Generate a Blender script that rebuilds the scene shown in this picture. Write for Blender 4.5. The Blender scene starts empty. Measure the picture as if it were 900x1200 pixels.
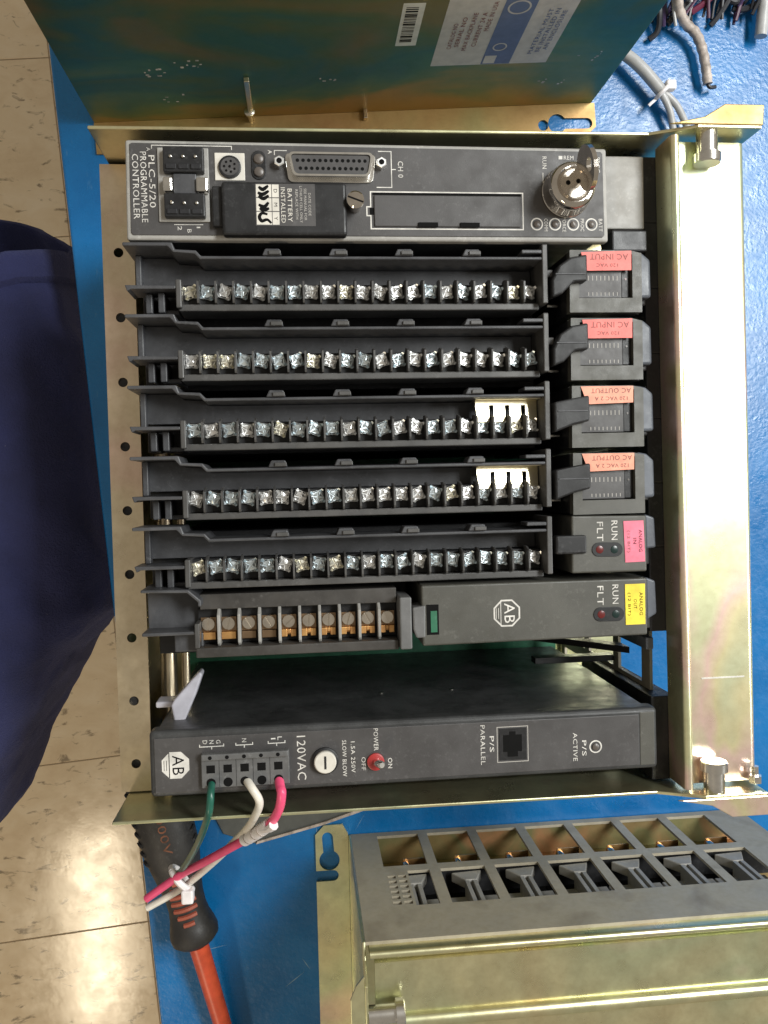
import bpy, math, random
from mathutils import Vector, Matrix, noise

random.seed(7)
S = 0.001                      # all lengths below are millimetres
scene = bpy.context.scene
COL = scene.collection
R = math.radians
BENCH = 0.0
FLOOR = -885.0

# ------------------------------------------------------------------ camera
cam_data = bpy.data.cameras.new('camera')
cam = bpy.data.objects.new('camera', cam_data)
COL.objects.link(cam)
rx, ry, rz = R(1.87), R(5.58), R(1.58)
w2c = Matrix.Rotation(rz, 3, 'Z') @ Matrix.Rotation(ry, 3, 'Y') @ Matrix.Rotation(rx, 3, 'X')
cam.matrix_world = Matrix.Translation(Vector((49.4, -90.8, 552.2)) * S) @ w2c.transposed().to_4x4()
cam_data.sensor_fit = 'VERTICAL'
cam_data.sensor_height = 24.0
cam_data.lens = 960.0 * 24.0 / 1200.0
cam_data.clip_start = 0.01
cam_data.clip_end = 20.0
scene.camera = cam

# ------------------------------------------------------------------ world and lamps (indoor, ceiling luminaires)
world = bpy.data.worlds.new('World')
scene.world = world
world.use_nodes = True
bg = world.node_tree.nodes['Background']
bg.inputs[0].default_value = (1.0, 0.90, 0.75, 1)
bg.inputs[1].default_value = 0.32


def ceiling_lamp(name, loc, sx, sy, power, col):
    d = bpy.data.lights.new(name, 'AREA')
    d.shape = 'RECTANGLE'
    d.size, d.size_y = sx, sy
    d.energy = power
    d.color = col
    o = bpy.data.objects.new(name, d)
    o.location = loc
    COL.objects.link(o)
    return o


ceiling_lamp('ceiling_light', (1.12, 0.55, 1.78), 0.45, 0.95, 54, (0.98, 1.0, 0.98))
ceiling_lamp('ceiling_light', (2.9, -0.25, 1.78), 0.5, 1.2, 74, (0.96, 1.0, 1.0))  # unseen lamp added at the right to light the gap between the racks
ceiling_lamp('ceiling_light', (-1.02, -2.25, 1.78), 0.24, 0.95, 26, (1.0, 0.84, 0.60))

scene.view_settings.view_transform = 'Standard'
scene.view_settings.look = 'None'
scene.view_settings.exposure = 0.0
scene.view_settings.gamma = 1.0
scene.view_settings.use_curve_mapping = False
scene.cycles.max_bounces = 8


# ------------------------------------------------------------------ materials
def new_mat(name):
    m = bpy.data.materials.new(name)
    m.use_nodes = True
    nt = m.node_tree
    return m, nt, nt.nodes['Principled BSDF']


def nd(nt, t, **kw):
    n = nt.nodes.new(t)
    for k, v in kw.items():
        if k in n.inputs:
            n.inputs[k].default_value = v
        else:
            setattr(n, k, v)
    return n


def ramp(nt, fac, stops):
    r = nt.nodes.new('ShaderNodeValToRGB')
    e = r.color_ramp.elements
    while len(e) < len(stops):
        e.new(0.5)
    for el, (p, c) in zip(e, stops):
        el.position = p
        el.color = (c[0], c[1], c[2], 1) if len(c) == 3 else c
    nt.links.new(fac, r.inputs[0])
    return r.outputs[0]


def coords(nt, scale=(1, 1, 1), kind='Object', rot=(0, 0, 0)):
    tc = nt.nodes.new('ShaderNodeTexCoord')
    mp = nt.nodes.new('ShaderNodeMapping')
    mp.inputs['Scale'].default_value = scale
    mp.inputs['Rotation'].default_value = rot
    nt.links.new(tc.outputs[kind], mp.inputs[0])
    return mp.outputs[0]


def world_pos(nt, scale=(1, 1, 1)):
    g = nt.nodes.new('ShaderNodeNewGeometry')
    mp = nt.nodes.new('ShaderNodeMapping')
    mp.inputs['Scale'].default_value = scale
    nt.links.new(g.outputs['Position'], mp.inputs[0])
    return mp.outputs[0]


def noise_tex(nt, vec, scale, detail=4, rough=0.55, dist=0.0):
    n = nt.nodes.new('ShaderNodeTexNoise')
    n.inputs['Scale'].default_value = scale
    n.inputs['Detail'].default_value = detail
    n.inputs['Roughness'].default_value = rough
    n.inputs['Distortion'].default_value = dist
    nt.links.new(vec, n.inputs['Vector'])
    return n.outputs['Fac']


def bump(nt, bsdf, height, strength, dist=0.0005):
    b = nt.nodes.new('ShaderNodeBump')
    b.inputs['Strength'].default_value = strength
    b.inputs['Distance'].default_value = dist
    nt.links.new(height, b.inputs['Height'])
    nt.links.new(b.outputs[0], bsdf.inputs['Normal'])


def plastic(name, col, rough=0.45, grain=0.35, var=0.35, dust=0.0, spec=0.5):
    m, nt, b = new_mat(name)
    v = world_pos(nt)
    n1 = noise_tex(nt, v, 45, 5, 0.6)
    lo = tuple(c * (1 - var) for c in col)
    hi = tuple(min(1, c * (1 + var) + dust) for c in col)
    c = ramp(nt, n1, [(0.3, lo), (0.7, hi)])
    nd_ = noise_tex(nt, v, 420, 3, 0.7)                      # dust specks and rubbed patches
    nr_ = noise_tex(nt, v, 28, 4, 0.65, 0.6)
    mu = nd(nt, 'ShaderNodeMath', operation='MULTIPLY')
    nt.links.new(ramp(nt, nd_, [(0.54, (0, 0, 0)), (0.72, (1, 1, 1))]), mu.inputs[0])
    nt.links.new(ramp(nt, nr_, [(0.42, (0.05,) * 3), (0.66, (0.55,) * 3)]), mu.inputs[1])
    mx = nt.nodes.new('ShaderNodeMix')
    mx.data_type = 'RGBA'
    nt.links.new(mu.outputs[0], mx.inputs['Factor'])
    nt.links.new(c, mx.inputs['A'])
    mx.inputs['B'].default_value = tuple(min(1, k_ * 1.6 + 0.05) for k_ in col) + (1,)
    nt.links.new(mx.outputs['Result'], b.inputs['Base Color'])
    n2 = noise_tex(nt, v, 120, 3, 0.6)
    r = ramp(nt, n2, [(0.3, (rough - 0.08,) * 3), (0.7, (min(1, rough + 0.12),) * 3)])
    nt.links.new(r, b.inputs['Roughness'])
    b.inputs['Specular IOR Level'].default_value = spec
    n3 = noise_tex(nt, v, 2200, 2, 0.6)
    bump(nt, b, n3, grain, 0.0002)
    return m


def chromate(name, stops, rough=0.3, scale=9, streak=(1, 1, 1), metal=1.0, rvar=0.1):
    """yellow zinc-chromate plated steel with its uneven gold, green and pink tint"""
    m, nt, b = new_mat(name)
    v = world_pos(nt, streak)
    n1 = noise_tex(nt, v, scale, 3, 0.5, 0.6)
    c = ramp(nt, n1, stops)
    n4 = noise_tex(nt, world_pos(nt), 260, 4, 0.7)
    mx = nt.nodes.new('ShaderNodeMix')
    mx.data_type = 'RGBA'
    mx.blend_type = 'MULTIPLY'
    mx.inputs['Factor'].default_value = 0.35
    nt.links.new(c, mx.inputs['A'])
    nt.links.new(ramp(nt, n4, [(0.3, (0.72, 0.68, 0.6)), (0.6, (1, 1, 1))]), mx.inputs['B'])
    nt.links.new(mx.outputs['Result'], b.inputs['Base Color'])
    b.inputs['Metallic'].default_value = metal
    n2 = noise_tex(nt, world_pos(nt), 60, 5, 0.6)
    nt.links.new(ramp(nt, n2, [(0.25, (rough - rvar,) * 3), (0.75, (rough + rvar,) * 3)]), b.inputs['Roughness'])
    n3 = noise_tex(nt, world_pos(nt, (1, 1, 1)), 500, 3, 0.6)
    bump(nt, b, n3, 0.06, 0.0002)
    return m


def flat(name, col, rough=0.5, metal=0.0, spec=0.5, var=0.12):
    m, nt, b = new_mat(name)
    n1 = noise_tex(nt, world_pos(nt), 150, 4, 0.6)
    nt.links.new(ramp(nt, n1, [(0.3, tuple(c * (1 - var) for c in col)), (0.7, tuple(min(1, c * (1 + var)) for c in col))]), b.inputs['Base Color'])
    b.inputs['Roughness'].default_value = rough
    b.inputs['Metallic'].default_value = metal
    b.inputs['Specular IOR Level'].default_value = spec
    return m


M = {}
M['gold'] = chromate('yellow_chromate_steel', [(0.25, (0.70, 0.58, 0.34)), (0.42, (0.70, 0.65, 0.40)), (0.55, (0.62, 0.65, 0.42)), (0.68, (0.76, 0.60, 0.46)), (0.8, (0.72, 0.64, 0.38))], 0.32, 9, (1, 1, 1), 0.92)
M['gold_pale'] = chromate('pale_chromate_steel', [(0.28, (0.82, 0.75, 0.42)), (0.42, (0.76, 0.78, 0.50)), (0.49, (0.90, 0.66, 0.58)), (0.55, (0.84, 0.76, 0.46)), (0.66, (0.66, 0.76, 0.54)), (0.78, (0.84, 0.76, 0.42))], 0.29, 8, (1.8, 0.9, 1), 0.85, 0.03)
M['gold_brown'] = chromate('brown_chromate_steel', [(0.3, (0.40, 0.22, 0.09)), (0.5, (0.42, 0.29, 0.12)), (0.7, (0.34, 0.30, 0.13))], 0.46, 12, (1, 1, 1), 0.7)  # on the upper ear it paints in a weaker lamp reflection
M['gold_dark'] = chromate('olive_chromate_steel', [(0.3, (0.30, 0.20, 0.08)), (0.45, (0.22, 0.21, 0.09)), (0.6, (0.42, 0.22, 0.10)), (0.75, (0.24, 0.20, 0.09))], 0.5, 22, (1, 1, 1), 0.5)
M['gold_tan'] = chromate('tan_chromate_steel', [(0.25, (0.66, 0.56, 0.40)), (0.5, (0.72, 0.61, 0.43)), (0.7, (0.72, 0.54, 0.42))], 0.33, 14, (1, 1, 1), 0.95)
M['gold_green'] = None
M['steel'] = flat('bright_steel', (0.72, 0.70, 0.66), 0.22, 1.0)
M['zinc'] = flat('zinc_screw', (0.90, 0.91, 0.90), 0.36, 1.0)
M['zinc_warm'] = flat('yellowed_zinc_screw', (0.92, 0.88, 0.76), 0.36, 1.0)
M['zinc_blue'] = flat('blue_zinc_screw', (0.76, 0.84, 0.88), 0.36, 1.0)
M['nickel'] = flat('polished_nickel', (0.66, 0.61, 0.55), 0.10, 1.0)
M['brass'] = flat('bright_brass', (0.90, 0.82, 0.60), 0.30, 1.0)
M['copper'] = flat('copper_clamp', (0.90, 0.44, 0.17), 0.40, 1.0, var=0.35)
M['clamp_steel'] = flat('dull_clamp_steel', (0.42, 0.42, 0.41), 0.32, 1.0)
M['bronze'] = flat('brown_clamp', (0.30, 0.20, 0.12), 0.4, 1.0)
M['pewter'] = flat('dull_screw', (0.66, 0.60, 0.52), 0.26, 1.0)
M['arm'] = plastic('charcoal_arm_plastic', (0.054, 0.055, 0.060), 0.42, 0.3, 0.35, 0.010, 0.42)
M['arm_brown'] = plastic('warm_charcoal_plastic', (0.045, 0.041, 0.037), 0.42, 0.3, 0.30, 0.010, 0.42)
M['barrier'] = plastic('barrier_plastic', (0.062, 0.060, 0.058), 0.42, 0.2, 0.2, 0.01)
M['face'] = plastic('module_face_plastic', (0.066, 0.064, 0.054), 0.46, 0.3, 0.16, 0.006)
M['panel'] = plastic('panel_face', (0.054, 0.051, 0.051), 0.48, 0.25, 0.15, 0.006)
M['bezel'] = plastic('grey_bezel', (0.32, 0.31, 0.29), 0.5, 0.2, 0.15)
M['black'] = plastic('black_plastic', (0.015, 0.015, 0.016), 0.42, 0.2, 0.3, 0.0, 0.35)
M['dark'] = plastic('dark_body', (0.016, 0.016, 0.018), 0.5, 0.3, 0.3, 0.0, 0.35)
M['sheet'] = plastic('dark_painted_sheet', (0.032, 0.033, 0.034), 0.38, 0.25, 0.35, 0.012)
M['bluegrey'] = plastic('blue_grey_plastic', (0.085, 0.095, 0.115), 0.42, 0.2, 0.2)
M['terminal'] = plastic('grey_terminal_plastic', (0.11, 0.11, 0.11), 0.5, 0.3, 0.25)
M['guide'] = plastic('grey_guide_plastic', (0.30, 0.29, 0.27), 0.5, 0.3, 0.2)
M['grid'] = chromate('dull_grey_plated_steel', [(0.25, (0.30, 0.26, 0.195)), (0.5, (0.44, 0.395, 0.305)), (0.75, (0.39, 0.355, 0.285))], 0.52, 30, (1, 1, 1), 0.2)
M['white'] = flat('white_print', (0.60, 0.58, 0.54), 0.6, var=0.25)
M['ink'] = flat('black_print', (0.006, 0.006, 0.006), 0.8, spec=0.1)  # print, and the painted-in darkness of holes, gaps and openings
M['ink_brown'] = flat('faded_print', (0.20, 0.06, 0.05), 0.6)
M['grey_print'] = flat('grey_print', (0.40, 0.38, 0.35), 0.6)
M['red'] = flat('coral_red_label', (0.78, 0.15, 0.125), 0.5, var=0.22)
M['orange'] = flat('orange_label', (0.80, 0.31, 0.20), 0.5, var=0.22)
M['pink'] = flat('pink_label', (0.78, 0.17, 0.25), 0.5, var=0.2)
M['yellow'] = flat('yellow_label', (0.82, 0.64, 0.04), 0.5, var=0.2)
M['paper'] = flat('silver_paper_label', (0.50, 0.46, 0.42), 0.5)
M['paper_white'] = flat('white_paper_label', (0.62, 0.59, 0.53), 0.5)
M['paper_blue'] = flat('blue_paper_band', (0.10, 0.13, 0.24), 0.5)
M['led_red'] = flat('red_led', (0.11, 0.014, 0.013), 0.25)
M['led_green'] = flat('green_led', (0.008, 0.022, 0.020), 0.25)
M['led_clear'] = flat('clear_led', (0.10, 0.085, 0.075), 0.35)
M['pcb'] = plastic('green_circuit_board', (0.022, 0.13, 0.070), 0.4, 0.2, 0.4)
M['wire_green'] = flat('green_wire', (0.015, 0.10, 0.070), 0.32, var=0.2)
M['wire_white'] = flat('white_wire', (0.72, 0.68, 0.60), 0.35)
M['wire_pink'] = flat('pink_wire', (0.80, 0.085, 0.20), 0.35)
M['wire_grey'] = flat('grey_cable', (0.40, 0.40, 0.40), 0.4)
M['wire_tan'] = flat('tan_shield', (0.42, 0.36, 0.32), 0.5, var=0.5)
M['wire_black'] = flat('black_wire', (0.02, 0.02, 0.025), 0.4)
M['wire_maroon'] = flat('maroon_wire', (0.07, 0.02, 0.05), 0.4)
M['wire_purple'] = flat('purple_wire', (0.05, 0.03, 0.09), 0.4)
M['wire_red'] = flat('red_wire', (0.14, 0.02, 0.05), 0.4)
M['film'] = flat('smoky_film', (0.10, 0.105, 0.10), 0.15)
M['scuff'] = flat('dark_scuff', (0.09, 0.075, 0.055), 0.7)
M['scratch'] = flat('pale_scratch', (0.22, 0.36, 0.50), 0.6)
M['nylon'] = flat('white_nylon', (0.78, 0.74, 0.74), 0.4)
M['lavender'] = flat('pale_latch_plastic', (0.46, 0.45, 0.50), 0.35)
M['grip'] = plastic('black_rubber_grip', (0.018, 0.016, 0.015), 0.5, 0.6, 0.3, 0.008)
M['grip_print'] = flat('worn_orange_print', (0.16, 0.06, 0.03), 0.5, var=0.6)
M['grip_red'] = flat('red_rubber', (0.34, 0.085, 0.05), 0.5)
M['shaft'] = flat('orange_red_sleeve', (0.55, 0.075, 0.03), 0.4, var=0.2)
M['switch_red'] = flat('red_switch_cap', (0.35, 0.03, 0.03), 0.35)


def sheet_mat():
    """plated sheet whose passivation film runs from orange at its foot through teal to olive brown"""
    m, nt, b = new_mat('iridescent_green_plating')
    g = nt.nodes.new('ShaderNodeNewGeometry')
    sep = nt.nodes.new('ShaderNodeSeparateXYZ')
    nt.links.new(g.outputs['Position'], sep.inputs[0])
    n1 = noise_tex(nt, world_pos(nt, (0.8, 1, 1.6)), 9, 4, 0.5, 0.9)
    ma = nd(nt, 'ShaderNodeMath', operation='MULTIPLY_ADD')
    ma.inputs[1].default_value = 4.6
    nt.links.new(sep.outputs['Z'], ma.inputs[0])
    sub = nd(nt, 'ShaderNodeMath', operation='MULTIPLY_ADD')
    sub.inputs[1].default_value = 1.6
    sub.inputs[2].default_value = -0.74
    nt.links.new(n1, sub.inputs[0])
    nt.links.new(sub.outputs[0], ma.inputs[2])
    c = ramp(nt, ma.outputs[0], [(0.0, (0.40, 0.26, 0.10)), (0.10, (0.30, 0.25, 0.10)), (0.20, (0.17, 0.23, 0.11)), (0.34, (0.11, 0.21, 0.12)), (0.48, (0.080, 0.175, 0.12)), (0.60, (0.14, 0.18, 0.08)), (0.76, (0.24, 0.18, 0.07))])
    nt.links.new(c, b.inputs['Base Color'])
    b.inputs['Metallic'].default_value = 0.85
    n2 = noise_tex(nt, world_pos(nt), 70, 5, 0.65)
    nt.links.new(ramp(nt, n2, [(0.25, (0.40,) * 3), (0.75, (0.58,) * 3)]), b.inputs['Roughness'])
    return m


def bench_mat():
    m, nt, b = new_mat('blue_bench_paint')
    v = world_pos(nt)
    n1 = noise_tex(nt, v, 14, 5, 0.6)
    c = ramp(nt, n1, [(0.3, (0.003, 0.105, 0.31)), (0.7, (0.006, 0.16, 0.43))])
    n5 = noise_tex(nt, world_pos(nt, (1, 0.25, 1)), 130, 3, 0.7)
    mx = nt.nodes.new('ShaderNodeMix')
    mx.data_type = 'RGBA'
    nt.links.new(ramp(nt, n5, [(0.66, (0, 0, 0)), (0.78, (0.45, 0.45, 0.45))]), mx.inputs['Factor'])
    nt.links.new(c, mx.inputs['A'])
    mx.inputs['B'].default_value = (0.12, 0.28, 0.45, 1)
    nt.links.new(mx.outputs['Result'], b.inputs['Base Color'])
    n2 = noise_tex(nt, v, 90, 4, 0.6)
    nt.links.new(ramp(nt, n2, [(0.3, (0.20,) * 3), (0.7, (0.38,) * 3)]), b.inputs['Roughness'])
    n3 = noise_tex(nt, v, 330, 3, 0.55)
    bump(nt, b, n3, 0.34, 0.0007)
    return m


def tile_mat():
    m, nt, b = new_mat('beige_vinyl_tile')
    oi = nt.nodes.new('ShaderNodeObjectInfo')
    g = nt.nodes.new('ShaderNodeNewGeometry')
    ad = nt.nodes.new('ShaderNodeVectorMath')
    ad.operation = 'MULTIPLY_ADD'
    ad.inputs[1].default_value = (1, 1, 1)
    nt.links.new(g.outputs['Position'], ad.inputs[0])
    nt.links.new(oi.outputs['Random'], ad.inputs[2])

    def mapped(scale):
        mp = nt.nodes.new('ShaderNodeMapping')
        mp.inputs['Scale'].default_value = scale
        nt.links.new(ad.outputs[0], mp.inputs[0])
        return mp.outputs[0]
    n1 = noise_tex(nt, mapped((1, 1.6, 1)), 14, 6, 0.65, 0.4)
    c = ramp(nt, n1, [(0.25, (0.64, 0.49, 0.315)), (0.5, (0.73, 0.585, 0.395)), (0.75, (0.78, 0.65, 0.47))])
    n2 = noise_tex(nt, mapped((0.7, 1.5, 1)), 42, 4, 0.6, 0.6)
    mx = nt.nodes.new('ShaderNodeMix')
    mx.data_type = 'RGBA'
    nt.links.new(ramp(nt, n2, [(0.585, (0, 0, 0)), (0.68, (0.85, 0.85, 0.85))]), mx.inputs['Factor'])
    nt.links.new(c, mx.inputs['A'])
    mx.inputs['B'].default_value = (0.22, 0.165, 0.105, 1)
    nt.links.new(mx.outputs['Result'], b.inputs['Base Color'])
    n3 = noise_tex(nt, mapped((1, 1, 1)), 30, 4, 0.6)
    nt.links.new(ramp(nt, n3, [(0.3, (0.10,) * 3), (0.7, (0.20,) * 3)]), b.inputs['Roughness'])
    bump(nt, b, n3, 0.08, 0.002)
    return m


def cloth_mat():
    m, nt, b = new_mat('navy_sweatshirt_fabric')
    v = world_pos(nt)
    n1 = noise_tex(nt, v, 22, 4, 0.6)
    c = ramp(nt, n1, [(0.3, (0.014, 0.017, 0.064)), (0.7, (0.023, 0.028, 0.105))])
    n4 = noise_tex(nt, v, 240, 2, 0.5)
    mx = nt.nodes.new('ShaderNodeMix')
    mx.data_type = 'RGBA'
    nt.links.new(ramp(nt, n4, [(0.76, (0, 0, 0)), (0.80, (0.5, 0.5, 0.5))]), mx.inputs['Factor'])
    nt.links.new(c, mx.inputs['A'])
    mx.inputs['B'].default_value = (0.20, 0.20, 0.24, 1)
    nt.links.new(mx.outputs['Result'], b.inputs['Base Color'])
    b.inputs['Roughness'].default_value = 0.9
    b.inputs['Sheen Weight'].default_value = 0.15
    b.inputs['Sheen Tint'].default_value = (0.3, 0.35, 0.8, 1)
    n3 = noise_tex(nt, v, 620, 3, 0.7)
    bump(nt, b, n3, 0.9, 0.0016)
    return m


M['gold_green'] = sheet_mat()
M['bench'] = bench_mat()
M['tile'] = tile_mat()
M['grout'] = flat('dirty_joint', (0.32, 0.24, 0.16), 0.8)
M['cloth'] = cloth_mat()

# ------------------------------------------------------------------ object helpers
ORG = {}


def tag(o, label=None, cat=None, group=None, kind=None):
    if label:
        o['label'] = label
    if cat:
        o['category'] = cat
    if group:
        o['group'] = group
    if kind:
        o['kind'] = kind
    return o


def thing(name, loc, label, cat, group=None, rotz=0.0):
    o = bpy.data.objects.new(name, None)
    o.empty_display_size = 0.01
    o.location = Vector(loc) * S
    o.rotation_euler.z = rotz
    COL.objects.link(o)
    ORG[o.name] = Vector((0, 0, 0)) if rotz else Vector(loc)
    return tag(o, label, cat, group)


def put(name, mesh, parent, loc, rotz=0.0):
    """an object with shared mesh data at a place given in the same millimetre frame as its parent"""
    o = bpy.data.objects.new(name, mesh)
    COL.objects.link(o)
    loc = Vector(loc)
    if parent is not None:
        o.parent = parent
        o.location = (loc - ORG[parent.name]) * S
    else:
        o.location = loc * S
    o.rotation_euler.z = rotz
    ORG[o.name] = loc
    return o


class MB:
    def __init__(self):
        self.v = []
        self.f = []

    def add(self, vs, fs):
        k = len(self.v)
        self.v += [tuple(p) for p in vs]
        self.f += [tuple(i + k for i in q) for q in fs]
        return self

    def box(self, x0, x1, y0, y1, z0, z1):
        x0, x1 = min(x0, x1), max(x0, x1)
        y0, y1 = min(y0, y1), max(y0, y1)
        z0, z1 = min(z0, z1), max(z0, z1)
        return self.add([(x0, y0, z0), (x1, y0, z0), (x1, y1, z0), (x0, y1, z0), (x0, y0, z1), (x1, y0, z1), (x1, y1, z1), (x0, y1, z1)],
                        [(0, 3, 2, 1), (4, 5, 6, 7), (0, 1, 5, 4), (1, 2, 6, 5), (2, 3, 7, 6), (3, 0, 4, 7)])

    def prism(self, poly, a0, a1, axis='z'):
        area = sum(p[0] * q[1] - q[0] * p[1] for p, q in zip(poly, poly[1:] + poly[:1]))
        if area < 0:
            poly = poly[::-1]
        n = len(poly)

        def mk(p, a):
            if axis == 'z':
                return (p[0], p[1], a)
            if axis == 'y':            # poly in x,z
                return (p[0], a, p[1])
            return (a, p[0], p[1])     # poly in y,z
        lo, hi = (a0, a1) if a0 < a1 else (a1, a0)
        if axis == 'y':
            lo, hi = hi, lo
        vs = [mk(p, lo) for p in poly] + [mk(p, hi) for p in poly]
        fs = [tuple(range(n))[::-1], tuple(range(n, 2 * n))]
        fs += [(i, (i + 1) % n, n + (i + 1) % n, n + i) for i in range(n)]
        return self.add(vs, fs)

    def lathe(self, c, axis, prof, n=20, cap=True):
        """prof: list of (distance along axis, radius)"""
        a = Vector(axis).normalized()
        t = Vector((0, 0, 1)) if abs(a.z) < 0.9 else Vector((1, 0, 0))
        u = a.cross(t).normalized()
        w = a.cross(u)
        c = Vector(c)
        vs = []
        for d, r in prof:
            for i in range(n):
                an = 2 * math.pi * i / n
                vs.append(c + a * d + (u * math.cos(an) + w * math.sin(an)) * r)
        fs = []
        for k in range(len(prof) - 1):
            for i in range(n):
                j = (i + 1) % n
                fs.append((k * n + i, k * n + j, (k + 1) * n + j, (k + 1) * n + i))
        if cap:
            fs.append(tuple(range(n))[::-1])
            fs.append(tuple((len(prof) - 1) * n + i for i in range(n)))
        return self.add(vs, fs)

    def cyl(self, c, axis, r, h, n=20, r2=None):
        return self.lathe(c, axis, [(0, r), (h, r if r2 is None else r2)], n)

    def tube(self, path, r, n=10, sub=6):
        P = [Vector(p) for p in path]
        pts = []
        for i in range(len(P) - 1):
            p0, p1, p2, p3 = P[max(i - 1, 0)], P[i], P[i + 1], P[min(i + 2, len(P) - 1)]
            for k in range(sub):
                t = k / sub
                pts.append(0.5 * ((2 * p1) + (p2 - p0) * t + (2 * p0 - 5 * p1 + 4 * p2 - p3) * t * t + (3 * p1 - p0 - 3 * p2 + p3) * t ** 3))
        pts.append(P[-1])
        m = len(pts)
        nrm = None
        vs, fs = [], []
        for i, p in enumerate(pts):
            tg = (pts[min(i + 1, m - 1)] - pts[max(i - 1, 0)]).normalized()
            if nrm is None:
                nrm = tg.cross(Vector((0.3, 0.2, 0.9))).normalized()
            nrm = (nrm - tg * nrm.dot(tg)).normalized()
            bn = tg.cross(nrm)
            rr = r(i / (m - 1)) if callable(r) else r
            for k in range(n):
                an = 2 * math.pi * k / n
                vs.append(p + (nrm * math.cos(an) + bn * math.sin(an)) * rr)
        for i in range(m - 1):
            for k in range(n):
                j = (k + 1) % n
                fs.append((i * n + k, i * n + j, (i + 1) * n + j, (i + 1) * n + k))
        fs.append(tuple(range(n))[::-1])
        fs.append(tuple((m - 1) * n + k for k in range(n)))
        return self.add(vs, fs)

    def mesh(self, name, mat, org=(0, 0, 0), smooth=False):
        me = bpy.data.meshes.new(name)
        o = Vector(org)
        me.from_pydata([tuple((Vector(p) - o) * S) for p in self.v], [], self.f)
        me.materials.append(M[mat] if isinstance(mat, str) else mat)
        me.update()
        if smooth:
            me.polygons.foreach_set('use_smooth', [True] * len(me.polygons))
            me.set_sharp_from_angle(angle=R(40))
        return me

    def build(self, name, mat, parent=None, bev=0.0, smooth=False, seg=2, label=None):
        org = ORG[parent.name] if parent is not None else Vector((0, 0, 0))
        if parent is None:
            xs = [Vector(p) for p in self.v]
            lo = Vector((min(p.x for p in xs), min(p.y for p in xs), min(p.z for p in xs)))
            hi = Vector((max(p.x for p in xs), max(p.y for p in xs), max(p.z for p in xs)))
            org = Vector(((lo.x + hi.x) / 2, (lo.y + hi.y) / 2, lo.z))
        o = bpy.data.objects.new(name, self.mesh(name, mat, org, smooth))
        COL.objects.link(o)
        if parent is not None:
            o.parent = parent
        else:
            o.location = org * S
        ORG[o.name] = org
        if bev:
            add_bevel(o, bev, seg)
        if label:
            o['label'] = label
        return o


def add_bevel(o, w, seg=2):
    md = o.modifiers.new('bevel', 'BEVEL')
    md.width = w * S
    md.segments = seg
    md.limit_method = 'ANGLE'
    md.angle_limit = R(38)
    md.use_clamp_overlap = True


def circle(cx, cy, r, n=18):
    return [(cx + r * math.cos(2 * math.pi * i / n), cy + r * math.sin(2 * math.pi * i / n)) for i in range(n)]


def slot(x0, y0, x1, y1, r, n=8):
    a = math.atan2(y1 - y0, x1 - x0)
    p = []
    for i in range(n + 1):
        t = a - math.pi / 2 + math.pi * i / n
        p.append((x1 + r * math.cos(t), y1 + r * math.sin(t)))
    for i in range(n + 1):
        t = a + math.pi / 2 + math.pi * i / n
        p.append((x0 + r * math.cos(t), y0 + r * math.sin(t)))
    return p


def keyhole(cx, cy, R1, tx, ty, r):
    """round hole with a narrower slot running to (tx,ty)"""
    a = math.atan2(ty - cy, tx - cx)
    h = math.asin(min(0.95, r / R1))
    p = []
    n = 18
    for i in range(n + 1):
        t = a + h + (2 * math.pi - 2 * h) * i / n
        p.append((cx + R1 * math.cos(t), cy + R1 * math.sin(t)))
    for i in range(9):
        t = a - math.pi / 2 + math.pi * i / 8
        p.append((tx + r * math.cos(t), ty + r * math.sin(t)))
    return p


def punched(outer, holes, t):
    """flat sheet of thickness t with holes; returns (verts mm, faces) in a local frame, z from 0 to t"""
    cu = bpy.data.curves.new('tmp', 'CURVE')
    cu.dimensions = '2D'
    cu.fill_mode = 'BOTH'
    cu.extrude = t / 2
    for poly in [outer] + holes:
        sp = cu.splines.new('POLY')
        sp.points.add(len(poly) - 1)
        for pt, p in zip(sp.points, poly):
            pt.co = (p[0], p[1], 0, 1)
        sp.use_cyclic_u = True
    ob = bpy.data.objects.new('tmp', cu)
    me = bpy.data.meshes.new_from_object(ob)
    vs = [(v.co.x, v.co.y, v.co.z + t / 2) for v in me.vertices]
    fs = [tuple(p.vertices) for p in me.polygons]
    bpy.data.objects.remove(ob)
    bpy.data.curves.remove(cu)
    bpy.data.meshes.remove(me)
    return vs, fs


def text_geo(s):
    cu = bpy.data.curves.new('tmp', 'FONT')
    cu.body = s
    cu.size = 10
    cu.resolution_u = 2
    cu.space_character = 1.08
    ob = bpy.data.objects.new('tmp', cu)
    me = bpy.data.meshes.new_from_object(ob)
    vs = [(v.co.x, v.co.y) for v in me.vertices]
    fs = [tuple(p.vertices) for p in me.polygons]
    bpy.data.objects.remove(ob)
    bpy.data.curves.remove(cu)
    bpy.data.meshes.remove(me)
    return vs, fs


def txt(s, cx, cy, z, length, height, parent, mat='white', way='down', name='lettering', fn=None):
    """flat printed lettering centred on (cx,cy): way 'down' reads along -Y, 'right' along +X, 'flip' along -X"""
    vs, fs = text_geo(s)
    x0, x1 = min(v[0] for v in vs), max(v[0] for v in vs)
    y0, y1 = min(v[1] for v in vs), max(v[1] for v in vs)
    sx = length / max(1e-6, x1 - x0)
    sy = height / max(1e-6, y1 - y0)
    out = []
    for x, y in vs:
        u = (x - (x0 + x1) / 2) * sx
        w = (y - (y0 + y1) / 2) * sy
        if way == 'down':
            q = (cx + w, cy - u, z)
        elif way == 'right':
            q = (cx + u, cy + w, z)
        else:
            q = (cx - u, cy - w, z)
        out.append(fn(q) if fn else q)
    return MB().add(out, fs).build(name, mat, parent)


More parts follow.
